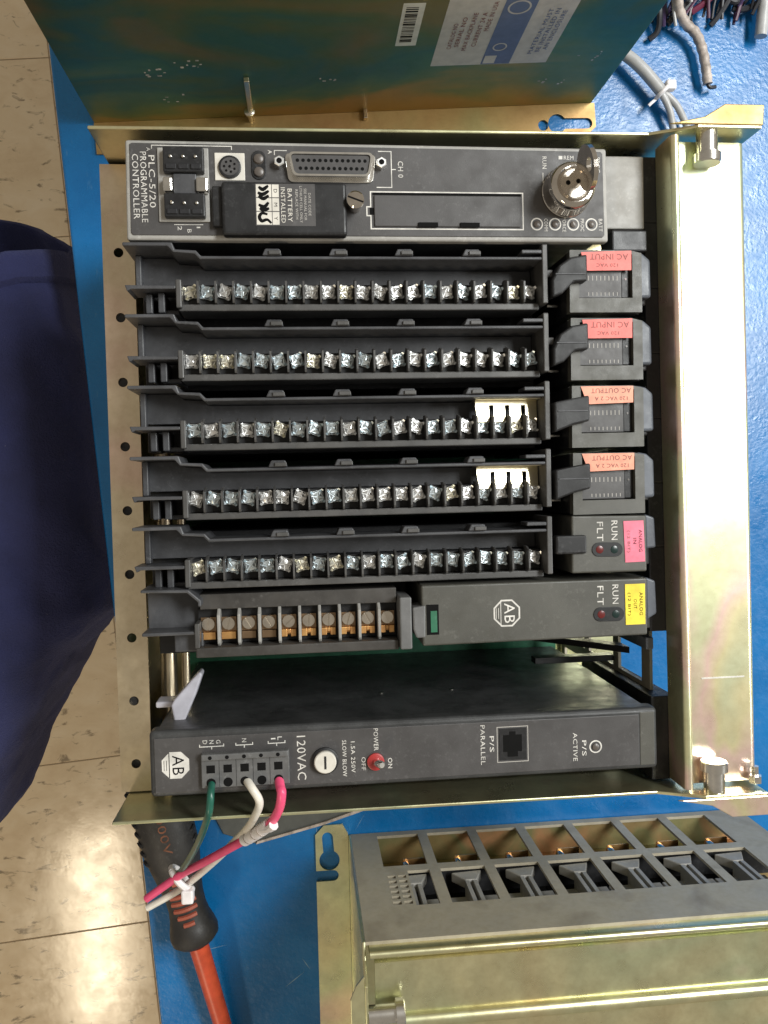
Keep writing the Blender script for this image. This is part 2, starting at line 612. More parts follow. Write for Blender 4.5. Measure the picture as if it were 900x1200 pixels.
def octagon(cx, cy, r):
    return [(cx + r * math.cos(R(22.5 + 45 * i)), cy + r * math.sin(R(22.5 + 45 * i))) for i in range(8)]


# ================================================================== SETTING
# floor of square vinyl tiles, turned like the bench edge
ROT = R(4.4)
ca, sa = math.cos(ROT), math.sin(ROT)


def rotp(x, y):
    return (x * ca - y * sa, x * sa + y * ca)


floor = MB().box(-1900, 2100, -2900, 2300, FLOOR - 20, FLOOR - 1.2).build('floor', 'grout')
tag(floor, kind='structure')
T = 296.0
tile_mesh = MB().box(-T / 2 + .8, T / 2 - .8, -T / 2 + .8, T / 2 - .8, -3, 0).mesh('tile', 'tile')
# joints run through world (-380,-548)
jx, jy = -380 * ca + -553 * sa, 380 * sa + -553 * ca
for i in range(-4, 3):
    for j in range(-4, 7):
        lx, ly = jx + (i - 0.10) * T, jy + (j - 0.5) * T
        X, Y = rotp(lx, ly)
        o = put('tile', tile_mesh, floor, (X, Y, FLOOR), ROT)
        add_bevel(o, 0.8, 1)

# bench: painted steel top with turned-down edge and legs
b0 = (-81.8, -112.0)      # a point on the left edge


def bp(u, v):
    x, y = rotp(u, v)
    return (b0[0] + x, b0[1] + y)


bench = thing('workbench', (250, -100, FLOOR), 'blue painted workbench with worn glossy top under the metal racks', 'workbench')
top = MB().prism([bp(0, -900), bp(900, -900), bp(900, 900), bp(0, 900)], -28, 0).build('bench_top', 'bench', bench, 2.0, seg=3)
for u, v in ((60, -840), (840, -840), (60, 840), (840, 840)):
    x, y = bp(u, v)
    MB().box(x - 22, x + 22, y - 22, y + 22, FLOOR, -28.5).build('leg', 'bench', bench, 1.5)


rs = random.Random(9)
for i in range(16):
    u, v = rs.choice([(rs.uniform(20, 150), rs.uniform(-330, -190)), (rs.uniform(370, 480), rs.uniform(230, 420)), (rs.uniform(370, 470), rs.uniform(-60, 230))])
    L_, a_ = rs.uniform(6, 22), rs.uniform(0, 3.14)
    x, y = bp(u, v)
    dx_, dy_ = math.cos(a_) * L_, math.sin(a_) * L_
    w_ = rs.uniform(.12, .3)
    MB().add([(x, y, .06), (x + dx_ * .5 - dy_ / L_ * w_, y + dy_ * .5 + dx_ / L_ * w_, .06), (x + dx_, y + dy_, .06), (x + dx_ * .5 + dy_ / L_ * w_, y + dy_ * .5 - dx_ / L_ * w_, .06)], [(0, 3, 2, 1)]).build('paint_scratch', 'scratch', bench)

# ================================================================== MAIN CHASSIS
CH = thing('equipment_rack', (85, -85, 0), 'open gold plated metal rack lying on its back, filled with dark modules', 'rack')
ZF = 172.0


def side_plate(Y, sgn):
    """upright side sheet; sgn is the outward direction in Y"""
    t = 1.6
    prof = [(-42, 2), (-42, 171), (216, 174.5), (236, 184), (267, 184), (267, 150), (262, 40), (262, 2)]
    y0, y1 = (Y, Y + sgn * t)
    p = MB().prism(prof, y0, y1, 'y').build('side_plate', 'gold', CH, 0.5)
    # ear flange turned outwards
    fl = [(222, Y + sgn * t), (239, Y + sgn * 5), (249, Y + sgn * 11), (268, Y + sgn * 11), (267.5, Y + sgn * t)]
    MB().prism(fl, 182.6, 184.2).build('ear_flange', 'gold_brown' if sgn > 0 else 'gold_pale', p, 0.4)  # brown copy above, pale copy below: the ears' differing reflections painted in
    # rear mounting foot
    MB().prism([(-38, Y + sgn * t), (256, Y + sgn * t), (256, Y + sgn * 19), (-38, Y + sgn * 19)], 0.3, 2.2).build('mounting_foot', 'gold', p, 0.3)
    po = MB().lathe((243, Y, 178), (0, -sgn, 0), [(0, 4.9), (10.0, 4.9), (10.0, 6.4), (14.0, 6.4), (14.5, 5.9)], 24).build('post', 'steel', p, smooth=True)
    return p


pt = side_plate(71.2, 1)
pb = side_plate(-242.0, -1)
# small nut on lower ear
MB().lathe((265.0, -240, 176), (0, 1, 0), [(0, 3.2), (3.5, 3.2), (3.5, 1.8), (8, 1.8)], 6).build('nut', 'steel', pb)
# a strip of scuffed metal bent lip below the lower plate, near the wires
# back sheet
MB().box(-44, 262, -241, 70.5, 2.4, 4).build('back_plate', 'gold', CH)
# left strip with holes
vs, fs = punched([(-45.5, 69.6), (-30.2, 69.6), (-30.2, -241.3), (-45.5, -241.3)], [circle(-37.8, 26.7 - 31.75 * k, 2.35) for k in range(9)], 1.6)
strip = MB().add([(x, y, z + 133.4) for x, y, z in vs], fs).build('perforated_strip', 'gold_tan', CH, 0.25)
MB().box(-45.5, -44.0, -241.3, 69.6, 4.2, 133.3).build('end_wall', 'gold_tan', CH)
for k in range(9):                                       # dark sockets seen through the holes
    if k not in (0, 6):
        MB().cyl((-37.8, 26.7 - 31.75 * k, 122), (0, 0, 1), 3.4, 11.2, 14).build('hole_bush', 'black', strip)
# pivot rods
MB().lathe((-24, -241, 112), (0, 1, 0), [(0, 4.4), (311.5, 4.4)], 20).build('pivot_rod', 'gold_tan', CH, smooth=True)
MB().lathe((-14.5, -241, 116), (0, 1, 0), [(0, 2.2), (311.5, 2.2)], 14).build('pivot_rod', 'gold_tan', CH, smooth=True)
MB().lathe((-22, -236, 120), (0, 0, 1), [(0, 5), (8, 5), (9, 3.5)], 20).build('rod_boss', 'gold_tan', CH, smooth=True)
# right retaining bracket: channel with a rolled lip
lip = [(224.4, 163)] + [(226.7 - 2.3 * math.cos(R(a_)), 178.2 + 2.3 * math.sin(R(a_))) for a_ in range(0, 181, 20)] + [(229.0, 173.4), (230.2, 172.2), (261.8, 172.2)]
lip += [(261.8 + 3.4 * math.sin(R(a_)), 168.8 + 3.4 * math.cos(R(a_))) for a_ in range(15, 91, 15)] + [(265.2, 150), (263.6, 150), (263.6, 168.4), (262.2, 170.4), (228.0, 170.4), (226.2, 171.6), (226.2, 163)]
flatb = MB().prism(lip, -240.2, 69.4, 'y')
flatb.v = [(x + 3.2 * (69.4 - y) / 309.6, y, z) for x, y, z in flatb.v]
brk = flatb.build('retaining_bracket', 'gold_pale', CH, smooth=True)
MB().box(240, 262, -189.0, -188.2, 172.25, 172.45).build('scratch', 'white', brk)
MB().box(238, 258, -62.4, -62.1, 172.25, 172.4).build('scratch', 'guide', brk)
# card guide grid on the right side (under the bracket)
outer = [(70, 5), (70, 150), (-241, 150), (-241, 5)]
holes = []
for k in range(9):
    yc = 38 - 31.75 * k
    for z0, z1 in ((12, 52), (60, 100), (108, 140)):
        holes.append([(yc - 12.5, z0), (yc + 12.5, z0), (yc + 12.5, z1), (yc - 12.5, z1)])
vs, fs = punched(outer, holes, 1.6)
MB().add([(z + 223.6, x, y) for x, y, z in vs], fs).build('card_guide_plate', 'grid', CH)
for ya, yb2 in ((-241.0, -232.0), (63.6, 70.2)):          # dark blocks added in the gaps beside the outer plates, to darken reflections
    MB().box(-20, 217, ya, yb2, 20, 143).build('card_rail', 'black', CH)
# plastic card rails at the open slot
for yy, z0 in ((-172.5, 20), (-191.5, 20)):
    MB().box(176, 222, yy - 1.7, yy + 1.7, z0 + 78, z0 + 86).build('card_rail', 'black', CH, 0.4)
MB().add([(150, -181, 34), (222, -181, 116), (222, -181, 128), (150, -181, 46), (150, -184.5, 34), (222, -184.5, 116), (222, -184.5, 128), (150, -184.5, 46)],
         [(0, 1, 2, 3), (7, 6, 5, 4), (0, 4, 5, 1), (1, 5, 6, 2), (2, 6, 7, 3), (3, 7, 4, 0)]).build('card_rail', 'black', CH)
MB().box(217.5, 221.5, -176, -170, 120, 160).build('guide_tab', 'bluegrey', CH, 0.5)
# backplane board with connectors
pcb = MB().box(-28, 216, -238, 66, 14, 16).build('backplane_board', 'pcb', CH)
for x0, x1 in ((6, 76), (122, 186)):
    cn = MB().box(x0, x1, -183, -174, 16, 30).build('edge_connector', 'black', pcb, 0.5)
    pins = MB()
    n = int((x1 - x0 - 6) / 3.6)
    for i in range(n):
        for r in (-1, 1):
            xx = x0 + 3 + i * 3.6
            pins.box(xx, xx + 2.2, -178.5 + r * 2 - .8, -178.5 + r * 2 + .8, 30, 30.6)
    pins.build('contacts', 'dark', cn)
# outline of the maker's mark on the board
vs, fs = punched(octagon(97, -188, 11), [octagon(97, -188, 10)], 0.2)
MB().add([(x, y, z + 16.1) for x, y, z in vs], fs).build('printed_mark', 'grey_print', pcb)
# grey filler plate and dark block right of the controller
MB().box(196.6, 218.5, 31, 66, 150, 163).build('filler_plate', 'bezel', CH, 0.6)
MB().box(201, 218.5, 19.5, 29.5, 150, 166).build('locking_block', 'arm', CH, 0.8)
for k in range(7):
    yb = 66 - 31.75 * k
    MB().box(218.6, 231, yb - (31.72 if k < 6 else 42), yb, 110, 162.6).build('locking_bar', 'dark', CH, 0.5)
MB().box(218.6, 231, -241, -199, 60, 162.6).build('locking_bar', 'dark', CH, 0.5)  # filler added beside the power supply, also keeps lamp light out of the rack
for k in range(6):
    MB().box(213.8, 218.8, 12 - 31.75 * k - 18, 12 - 31.75 * k - 8, 140, 163).build('locking_block', 'arm', CH, 0.8)
    MB().box(210.4, 214.6, 12 - 31.75 * k - 18.6, 12 - 31.75 * k - 16.8, 150, 166).build('locking_pin', 'steel', CH)

# ================================================================== CONTROLLER MODULE
PR = thing('processor_module', (85, 43, 16.2), 'wide grey controller module with key switch and ports at top of rack', 'module')
Z = 176.0
MB().box(-22, 192, 22.5, 63, 17, 170).build('body', 'sheet', PR, 1.0)
fr = MB().prism([(-25, 65), (195, 64.4), (195.4, 21), (-25.6, 21)], 170.1, Z - .5).build('front_frame', 'bezel', PR, 1.2, seg=3)
pn = MB().prism([(-23, 62.8), (-22, 63.4), (192, 62.6), (192.9, 61.6), (193.3, 24), (192.3, 23), (-22.6, 23), (-23.5, 24)], Z - .6, Z).build('front_panel', 'panel', PR, 0.2)
# PLC text
txt('PLC-5/20', -13.6, 46.5, Z + .06, 23, 2.7, PR)
txt('PROGRAMMABLE', -17.2, 44.0, Z + .06, 31, 2.7, PR)
txt('CONTROLLER', -20.7, 44.2, Z + .06, 28.5, 2.7, PR)


def outline(pts, w, z, parent, mat='white', name='printed_line'):
    mb = MB()
    for k, (a, b) in enumerate(zip(pts, pts[1:])):
        x0, x1 = sorted((a[0], b[0]))
        y0, y1 = sorted((a[1], b[1]))
        zz = z + 0.004 * k
        mb.add([(x0 - w / 2, y0 - w / 2, zz), (x1 + w / 2, y0 - w / 2, zz), (x1 + w / 2, y1 + w / 2, zz), (x0 - w / 2, y1 + w / 2, zz)], [(0, 1, 2, 3)])
    return mb.build(name, mat, parent)


outline([(-13.4, 61), (-13.4, 63), (21.6, 62.6), (21.6, 61.4)][0:1] + [(-13.4, 62.4), (21.6, 62.4), (21.6, 61)], 0.35, Z + .06, PR)
txt('A', -14.8, 60.6, Z + .06, 1.6, 1.6, PR)
txt('2', -2.2, 26.0, Z + .06, 1.8, 1.8, PR)
txt('1', 6.0, 26.4, Z + .06, 0.6, 1.6, PR)
txt('B', 2.0, 24.8, Z + .06, 1.6, 1.8, PR)
outline([(-4.5, 27.6), (8, 27.6)], 0.3, Z + .06, PR)
# plug-in connector pair
cb = MB().box(-11, 11.4, 28.6, 61.2, Z + .01, Z + .9).build('connector_bezel', 'bezel', PR, 0.4)
for y0, y1 in ((49.2, 60.2), (29.6, 40.0)):
    c = MB().box(-8, 9.6, y0, y1, Z + .95, Z + 4.6).build('plug_connector', 'black', PR, 0.5)
    for i in range(3):
        xx = -4.6 + i * 5.4
        MB().box(xx - 2.2, xx + 2.2, y0 + 1.2, y0 + 3.4, Z + 4.62, Z + 5.2).build('keyway', 'dark', c, 0.2)
        MB().lathe((xx, y1 - 4.4, Z + 4.5), (0, 0, 1), [(0, .85), (0.9, .7), (1.3, .2)], 8).build('pin', 'steel', c)
MB().box(-4, 6, 40.2, 49, Z + .95, Z + 3.2).build('centre_block', 'arm', PR, 0.4)
for x0, x1 in ((-8.4, -4.2), (6.0, 11.2)):
    MB().box(x0, x1, 40.6, 47.0, Z + .95, Z + 5).build('metal_clip', 'steel', PR, 0.8)
# round port in a square socket
sq = MB().prism([(14, 59.4), (27.3, 59.4), (27.3, 47.2), (14, 47.2)], Z + .01, Z + .5).build('port_plate', 'paper_white', PR, 0.3)
MB().lathe((20.7, 52.9, Z + .5), (0, 0, 1), [(0, 5.0), (1.0, 5.0), (1.2, 4.4)], 28).build('round_socket', 'black', sq, smooth=True)
MB().lathe((20.7, 52.9, Z + 1.75), (0, 0, 1), [(0, 4.0), (0.1, 4.0)], 24).build('socket_face', 'panel', sq)
pm = MB()
for i in range(7):
    a = R(25 + i * 51.4)
    pm.cyl((20.7 + 2.4 * math.cos(a), 52.9 + 2.4 * math.sin(a), Z + 1.9), (0, 0, 1), 0.55, 0.1, 8)
pm.cyl((20.7, 52.9, Z + 1.9), (0, 0, 1), 0.6, 0.1, 8)
pm.build('socket_holes', 'ink', sq)
# two-lamp window
MB().prism(slot(33.5, 51.0, 33.5, 57.4, 3.3), Z + .01, Z + .5).build('lamp_window', 'black', PR, 0.3)
for yy in (56.8, 51.0):
    MB().lathe((33.5, yy, Z + .5), (0, 0, 1), [(0, 2.4), (0.9, 2.0), (1.3, 1.0)], 18).build('indicator_lamp', 'led_clear', PR, smooth=True)
# 25-way D connector


def dshape(x0, x1, y0, y1, sl, r=1.6):
    base = [(x0, y1), (x1, y1), (x1 - sl, y0), (x0 + sl, y0)]
    out = []
    n = len(base)
    for i in range(n):
        p, q, s = Vector(base[i - 1]), Vector(base[i]), Vector(base[(i + 1) % n])
        a = q + (p - q).normalized() * r
        b = q + (s - q).normalized() * r
        for k in range(5):
            t = k / 4
            out.append(tuple((1 - t) ** 2 * a + 2 * t * (1 - t) * q + t * t * b))
    return out


flange = MB().prism(dshape(45.0, 86.4, 46.6, 59.6, 1.6, 2.6), Z + .01, Z + .8).build('serial_port', 'steel', PR, 0.3)
vs, fs = punched(dshape(46.8, 84.8, 48.0, 58.6, 1.8, 2.4), [dshape(47.8, 83.8, 48.9, 57.7, 1.7, 2.0)], 4.2)
MB().add([(x, y, z + Z + .8) for x, y, z in vs], fs).build('metal_shell', 'steel', flange, 0.25)
ins = MB().prism(dshape(47.9, 83.7, 49.0, 57.6, 1.7, 2.0), Z + .82, Z + 4.2).build('insert', 'panel', flange)
hm = MB()
for i in range(13):
    hm.cyl((50.8 + i * 2.52, 55.1, Z + 4.2), (0, 0, 1), 0.82, 0.06, 8)
for i in range(12):
    hm.cyl((52.06 + i * 2.52, 51.6, Z + 4.2), (0, 0, 1), 0.82, 0.06, 8)
hm.build('pin_sockets', 'ink', flange)
for xx in (42.7, 88.6):
    js = MB().lathe((xx, 55.0, Z + .01), (0, 0, 1), [(0, 2.5), (3.6, 2.5), (3.9, 2.1)], 6).build('jack_screw', 'zinc', PR)
    MB().cyl((xx, 55.0, Z + 3.95), (0, 0, 1), 1.25, 0.08, 12).build('thread_hole', 'ink', js)
outline([(40.6, 59), (40.6, 60.9), (46, 60.9)], 0.35, Z + .06, PR)
txt('A', 38.6, 60.2, Z + .06, 1.8, 1.8, PR)
outline([(87.6, 61.2), (93.4, 61.2), (93.4, 45.0), (86.6, 45.0)], 0.4, Z + .06, PR)
outline([(93.4, 53.1), (95.2, 53.1)], 0.4, Z + .08, PR)
txt('CH 0', 97.6, 53.2, Z + .06, 7.4, 2.4, PR)
# battery cover
bc = MB().box(17, 72.2, 21.4, 44.8, Z + .1, Z + 6.4).build('battery_cover', 'black', PR, 1.4, seg=3)
MB().box(12.6, 17.2, 26, 43.8, Z + .1, Z + 3.2).build('cover_tab', 'black', bc, 0.6)
lb = MB().box(31.8, 58.2, 25.3, 43.8, Z + 6.42, Z + 6.5).build('battery_label', 'panel', bc)
for i in range(3):
    y1 = 43.4 - i * 6.0
    MB().box(32.2, 38.9, y1 - 5.6, y1, Z + 6.52, Z + 6.56).build('date_box', 'paper_white', lb)
    MB().box(39.2, 42.2, y1 - 5.6, y1, Z + 6.52, Z + 6.56).build('date_box', 'paper_white', lb)
    txt('DMY'[i], 40.7, y1 - 2.8, Z + 6.6, 1.6, 1.5, lb, 'ink')
sc = MB()
for p in ([(37.6, 42.9), (35.2, 41.2), (33.4, 42.4)], [(37.8, 40.6), (35.0, 39.0), (33.0, 39.9)], [(37.7, 38.6), (35.4, 37.2), (33.2, 38.3)], [(37.6, 35.6), (35.6, 33.6), (33.2, 34.6)],
          [(37.8, 33.0), (35.4, 32.2), (33.6, 33.0)], [(37.0, 30.3), (34.6, 30.8), (33.4, 29.2), (34.4, 27.4), (36.8, 28.0), (38.6, 26.4)]):
    sc.tube([(x, y, Z + 6.58) for x, y in p], lambda t: 0.85 * (0.55 + 0.45 * math.sin(math.pi * t)), 6, 5)
sc.v = [(x, y, Z + 6.58 + (z - Z - 6.58) * 0.06) for x, y, z in sc.v]
sc.build('handwriting', 'ink', lb)
txt('BATTERY', 47.0, 34.4, Z + 6.54, 14.5, 1.9, lb, 'paper_white')
txt('INSTALLED', 44.0, 34.4, Z + 6.54, 15.5, 1.9, lb, 'paper_white')
for i, (s, L) in enumerate((('REPLACE WITH', 13), ('LITHIUM CELL ONLY', 16), ('SEE MANUAL FOR', 14), ('DATE CODE', 10))):
    txt(s, 50.0 + i * 1.9, 34.8, Z + 6.54, L, 1.15, lb, 'grey_print')
bs = MB().lathe((76.0, 36.4, Z + .1), (0, 0, 1), [(0, 3.2), (6.8, 3.2), (7.0, 3.9), (8.8, 3.9), (9.3, 3.3)], 24).build('cover_screw', 'nickel', PR, smooth=True)
a = R(-20)
dx, dy = math.cos(a) * 3.6, math.sin(a) * 3.6
ox, oy = -math.sin(a) * .4, math.cos(a) * .4
MB().prism([(76 + dx + ox, 36.4 + dy + oy), (76 - dx + ox, 36.4 - dy + oy), (76 - dx - ox, 36.4 - dy - oy), (76 + dx - ox, 36.4 + dy - oy)], Z + 9.42, Z + 9.46).build('screw_slot', 'ink', bs)
# cartridge slot with white outline
outline([(83.6, 43.0), (154.4, 43.4), (154.4, 26.3), (83.5, 26.3), (83.5, 32.5)][0:1] + [(154.4, 43.0), (154.4, 26.3), (83.5, 26.3), (83.5, 32.2), (81.7, 32.2), (81.7, 36.2), (83.5, 36.2), (83.5, 43.0)], 0.55, Z + .06, PR)
MB().box(85.0, 153.2, 27.2, 41.4, Z + .02, Z + .8).build('cartridge_door', 'panel', PR, 0.4)
MB().box(84.4, 153.6, 41.5, 42.6, Z + .02, Z + .06).build('slot_gap', 'ink', PR)
MB().box(83.0, 84.9, 32.6, 35.8, Z + .02, Z + .05).build('slot_gap', 'ink', PR)
for x0 in (105, 124.4):
    MB().box(x0, x0 + 9.2, 26.9, 29.0, Z + .82, Z + 1.5).build('finger_notch', 'ink', PR, 0.2)
# key switch
ks = MB().lathe((175.0, 43.4, Z + .05), (0, 0, 1), [(0, 11.8), (1.5, 11.8), (2.2, 11.2), (7.5, 11.0), (10.0, 10.7), (11.6, 9.8), (12.3, 8.4), (12.2, 7.4), (11.6, 6.8), (11.6, 6.4)], 40).build('key_switch', 'nickel', PR, smooth=True)
MB().lathe((175.0, 43.4, Z + 11.65), (0, 0, 1), [(0, 6.3), (0.3, 6.2)], 30).build('lock_face', 'pewter', ks)
MB().lathe((172.2, 43.8, Z + 11.96), (0, 0, 1), [(0, 1.1), (0.05, 1.1)], 12).build('lock_hole', 'ink', ks)
txt('RUN', 165.0, 57.2, Z + .06, 5.6, 2.0, PR)
txt('REM', 176.6, 59.6, Z + .06, 4.6, 1.8, PR, way='right')
MB().box(171.8, 173.6, 58.8, 60.4, Z + .05, Z + .07).build('printed_mark', 'white', PR)
txt('PROG', 190.6, 56.4, Z + .06, 7, 2.0, PR)
outline([(164.2, 52.4), (164.2, 47.6), (165.4, 47.6)], 0.35, Z + .06, PR)
for xx, s in ((160.9, 'COMM'), (169.6, 'FORCE'), (178.3, 'PROC'), (187.1, 'BATT')):
    vs, fs = punched(circle(xx, 28.9, 2.9, 28), [circle(xx, 28.9, 2.35, 28)], 0.04)
    MB().add([(x, y, z + Z + .03) for x, y, z in vs], fs).build('printed_ring', 'white', PR)
    MB().lathe((xx, 28.9, Z + .02), (0, 0, 1), [(0, 1.6), (0.5, 1.5), (0.9, .8)], 16).build('indicator_lamp', 'led_clear', PR, smooth=True)
    txt(s, xx + 4.35, 28.6, Z + .08, 6.6 if len(s) > 4 else 5.8, 1.7, PR)
# the key in the switch
KEY = thing('key', (178.6, 46, Z + 11.7), 'small metal key standing upright in the key switch', 'key')
vs, fs = punched(keyhole(0, 14.5, 9.6, 0, -3.2, 3.4), [circle(0, 19, 2.9)], 2.0)
ang = R(62)
kv = []
for x, y, z in vs:                                        # key blade plane stands up along Z, seen nearly edge on
    px = (z - .9)
    kv.append((175.4 + px * math.cos(R(9)) - x * math.sin(R(9)) + 0.02 * y, 45.0 + px * math.sin(R(9)) + x * math.cos(R(9)) - 0.02 * y, Z + 12.6 + y))
MB().add(kv, fs).build('key_bow', 'nickel', KEY, 0.4)
MB().box(174.9, 176.3, 43.2, 46.8, Z + 11.9, Z + 16).build('key_blade', 'nickel', KEY, 0.3)

# ================================================================== I/O MODULES AND THEIR TERMINAL ARMS


def screw_mesh(name, mat, rot):
    """cross-head screw on a notched clamp plate"""
    mb = MB()
    pl = []
    for q in range(4):                                     # clamp plate with notched sides
        a0 = q * math.pi / 2 + math.pi / 4
        for rr_, da in ((3.0, -0.55), (4.15, -0.12), (4.15, 0.12), (3.0, 0.55)):
            pl.append((rr_ * math.cos(a0 + da), rr_ * math.sin(a0 + da)))
    mb.prism(pl, 0, 0.8)
    for q in range(4):                                     # turned-up corners
        a0 = q * math.pi / 2 + math.pi / 4
        c, sn = math.cos(a0), math.sin(a0)
        f = lambda r_, t_, z_: (r_ * c - t_ * sn, r_ * sn + t_ * c, z_)
        mb.add([f(2.9, -.9, .8), f(2.9, .9, .8), f(4.1, .5, .8), f(4.1, -.5, .8), f(4.2, .5, 1.9), f(4.2, -.5, 1.9)], [(0, 1, 4, 5), (1, 2, 4), (0, 5, 3), (3, 5, 4, 2)])
    mb.lathe((0, 0, .8), (0, 0, 1), [(0, 2.95), (0.7, 2.95)], 14)
    g = 0.44
    for q in range(4):
        a0 = rot + q * math.pi / 2
        h = math.asin(g / 2.85)
        ring = [(g, g)] + [(2.85 * math.cos(h + (math.pi / 2 - 2 * h) * i / 4), 2.85 * math.sin(h + (math.pi / 2 - 2 * h) * i / 4)) for i in range(5)]
        rr = lambda p, k_=1: (p[0] * k_ * math.cos(a0) - p[1] * k_ * math.sin(a0), p[0] * k_ * math.sin(a0) + p[1] * k_ * math.cos(a0))
        n = len(ring)
        lo = [rr(p) + (1.5,) for p in ring]
        hi = [rr(p, .84 if k else 1) + (2.3 if k else 2.75,) for k, p in enumerate(ring)]
        mb.add(lo + hi, [tuple(range(n, 2 * n))] + [(i, (i + 1) % n, n + (i + 1) % n, n + i) for i in range(n)])
    me = mb.mesh(name, mat)
    me.materials.append(M['clamp_steel'])
    me.polygons[0].material_index = 1
    me.polygons[1].material_index = 1
    return me


SCREWS = [screw_mesh('terminal_screw', m, R(a)) for m, a in (('zinc', 5), ('zinc', 38), ('zinc', 62), ('zinc_blue', 20), ('zinc_blue', 50), ('zinc_warm', 10), ('zinc_blue', 80), ('zinc', 15), ('zinc_blue', 70))]
FIN = MB().prism([(-6.0, -4), (-6.0, 5.6), (-4.8, 6.4), (3.6, 6.4), (5.4, 1.0), (5.4, -4)], -0.42, 0.42, 'x').mesh('barrier', 'barrier')
PITCH = 7.96

POS_WORD = ['directly below the controller module', 'second below the controller module', 'third from the controller, with bright jumper',
            'fourth from the controller, with bright jumper', 'beside the pink label']
for k in range(5):
    y0 = -31.75 * k
    dz = 0.0
    A = thing('terminal_arm', (80, y0, 140), 'long black terminal strip of silver screws, ' + POS_WORD[k], 'terminal strip', 'long screw terminal strips')
    # stepped upper wall
    wall = [(-27.6, y0 + 19.9), (-6.0, y0 + 19.9), (-4.9, y0 + 16.8), (4.4, y0 + 16.4), (6.6, y0 + 13.9), (163, y0 + 13.9), (163, y0 + 12.5), (6.0, y0 + 12.5), (3.8, y0 + 14.9), (-5.6, y0 + 15.6), (-8, y0 + 18.3), (-27.6, y0 + 18.3)]
    MB().prism(wall, 150, 176).build('upper_wall', 'arm', A, 0.5)
    # floor of the trough
    MB().prism([(-25.8, y0 + 18.2), (-8, y0 + 18.2), (-5.4, y0 + 15.4), (3.8, y0 + 14.8), (6, y0 + 12.4), (163, y0 + 12.4), (163, y0 - 9.4), (-25.8, y0 - 0.4)][:6] + [(163, y0 + 4.0), (-25.8, y0 + 4.0)], 150, 156).build('trough', 'arm', A, 0.3)
    # tabs on the upper wall
    for tx in (38, 68, 98, 129.5):
        t = MB().prism([(tx - 4.2, y0 + 14.0), (tx - 2.8, y0 + 17.0), (tx + 3.6, y0 + 17.0), (tx + 4.6, y0 + 14.0)], 166, 177).build('snap_tab', 'arm', A, 0.5)
        MB().box(tx - 1.2, tx + 4.2, y0 + 14.2, y0 + 16.0, 177.05, 178).build('tab_lip', 'barrier', t, 0.3)
    MB().box(153.5, 163, y0 + 15.5, y0 + 17.2, 164, 176).build('snap_tab', 'arm', A, 0.4)
    # terminal block base and front ledge
    MB().box(-3.2, 163, y0 - 6.2, y0 + 3.8, 150, 164.1).build('terminal_block', 'black', A, 0.3)
    MB().box(-4.6, 163, y0 - 9.4, y0 - 6.3, 152, 170).build('front_ledge', 'barrier', A, 0.5)
    MB().box(-5.4, -2.9, y0 - 8.4, y0 + 4.4, 152, 172.6).build('end_wall', 'barrier', A, 0.5)
    MB().box(163.1, 165.7, y0 - 7.6, y0 + 19.8, 152, 176).build('end_wall', 'barrier', A, 0.5)
    MB().box(165.8, 169.4, y0 + 5.4, y0 + 9.0, 160, 172).build('latch_nub', 'barrier', A, 0.4)
    for i in range(20):
        put('barrier', FIN, A, (i * PITCH + 4.3, y0, 166))
    for i in range(21):
        me = random.choice(SCREWS)
        if i == 0 and k == 0:
            me = SCREWS[5]
        so = put('terminal_screw', me, A, (i * PITCH + random.uniform(-.2, .2), y0 + random.uniform(-.25, .25), 164.2 + random.uniform(0, .5)), random.uniform(-.4, .4))
        so.rotation_euler.x = random.uniform(-.11, .08)
        so.rotation_euler.y = random.uniform(-.06, .13)
    # left hook, shelf and posts
    sh = MB().prism([(-28, y0 + 2.0), (-5.5, y0 + 1.7), (-5.5, y0 + 0.2), (-25.4, y0 + 0.2), (-27, y0 - .8)], 154, 172).build('pivot_hook', 'arm', A, 0.4)
    MB().box(-25.0, -22.4, y0 + 2.1, y0 + 18.2, 156.1, 161).build('stiffening_rib', 'arm', A, 0.5)
    MB().box(-20.5, -17.5, y0 - 9.0, y0 + .1, 140, 163).build('pivot_post', 'arm', A, 0.5)
    MB().box(-14.6, -11.6, y0 - 9.0, y0 + .1, 140, 165).build('pivot_post', 'arm', A, 0.5)
    MB().box(-14.5, -5.6, y0 - 9.2, y0 - 7.0, 140, 161).build('pivot_post', 'arm', A, 0.5)
    MB().box(-24, -6, y0 - 9.0, y0 + 17.8, 136, 149.8).build('arm_root', 'black', A, 0.4)
    if k in (2, 3):
        J = thing('jumper_comb', (147, y0 + 8, 157), 'bright brass jumper comb under the last four screws of the %s terminal strip' % ('third' if k == 2 else 'fourth'), 'jumper')
        xs = [17 * PITCH + i * PITCH for i in range(4)]
        poly = [(xs[0] - 3.6, 13.6), (xs[3] + 3.6, 13.6)]
        for i in (3, 2, 1, 0):
            poly += [(xs[i] + 3.3, 9.5 if i == 3 else 10.6), (xs[i] + 3.3, 2.6), (xs[i] - 2.6, 2.6), (xs[i] - 2.6, 10.6)]
        poly = poly[:-1] + [(xs[0] - 3.6, 10.0)]
        c_, s_ = math.cos(R(8)), math.sin(R(8))
        mb = MB().prism(poly, 0, 0.8)
        # the comb leans a little towards +X and +Y
        mb.v = [(x, y0 - 1.0 + y, 166.6 + z - (y - 3) * 0.13 - (x - xs[1]) * 0.11) for x, y, z in mb.v]
        mb.build('comb_plate', 'brass', J, 0.15)
        MB().box(xs[0] - 3.5, xs[3] + 3.5, y0 + 12.1, y0 + 12.45, 156.2, 171).build('comb_spine', 'brass', J)

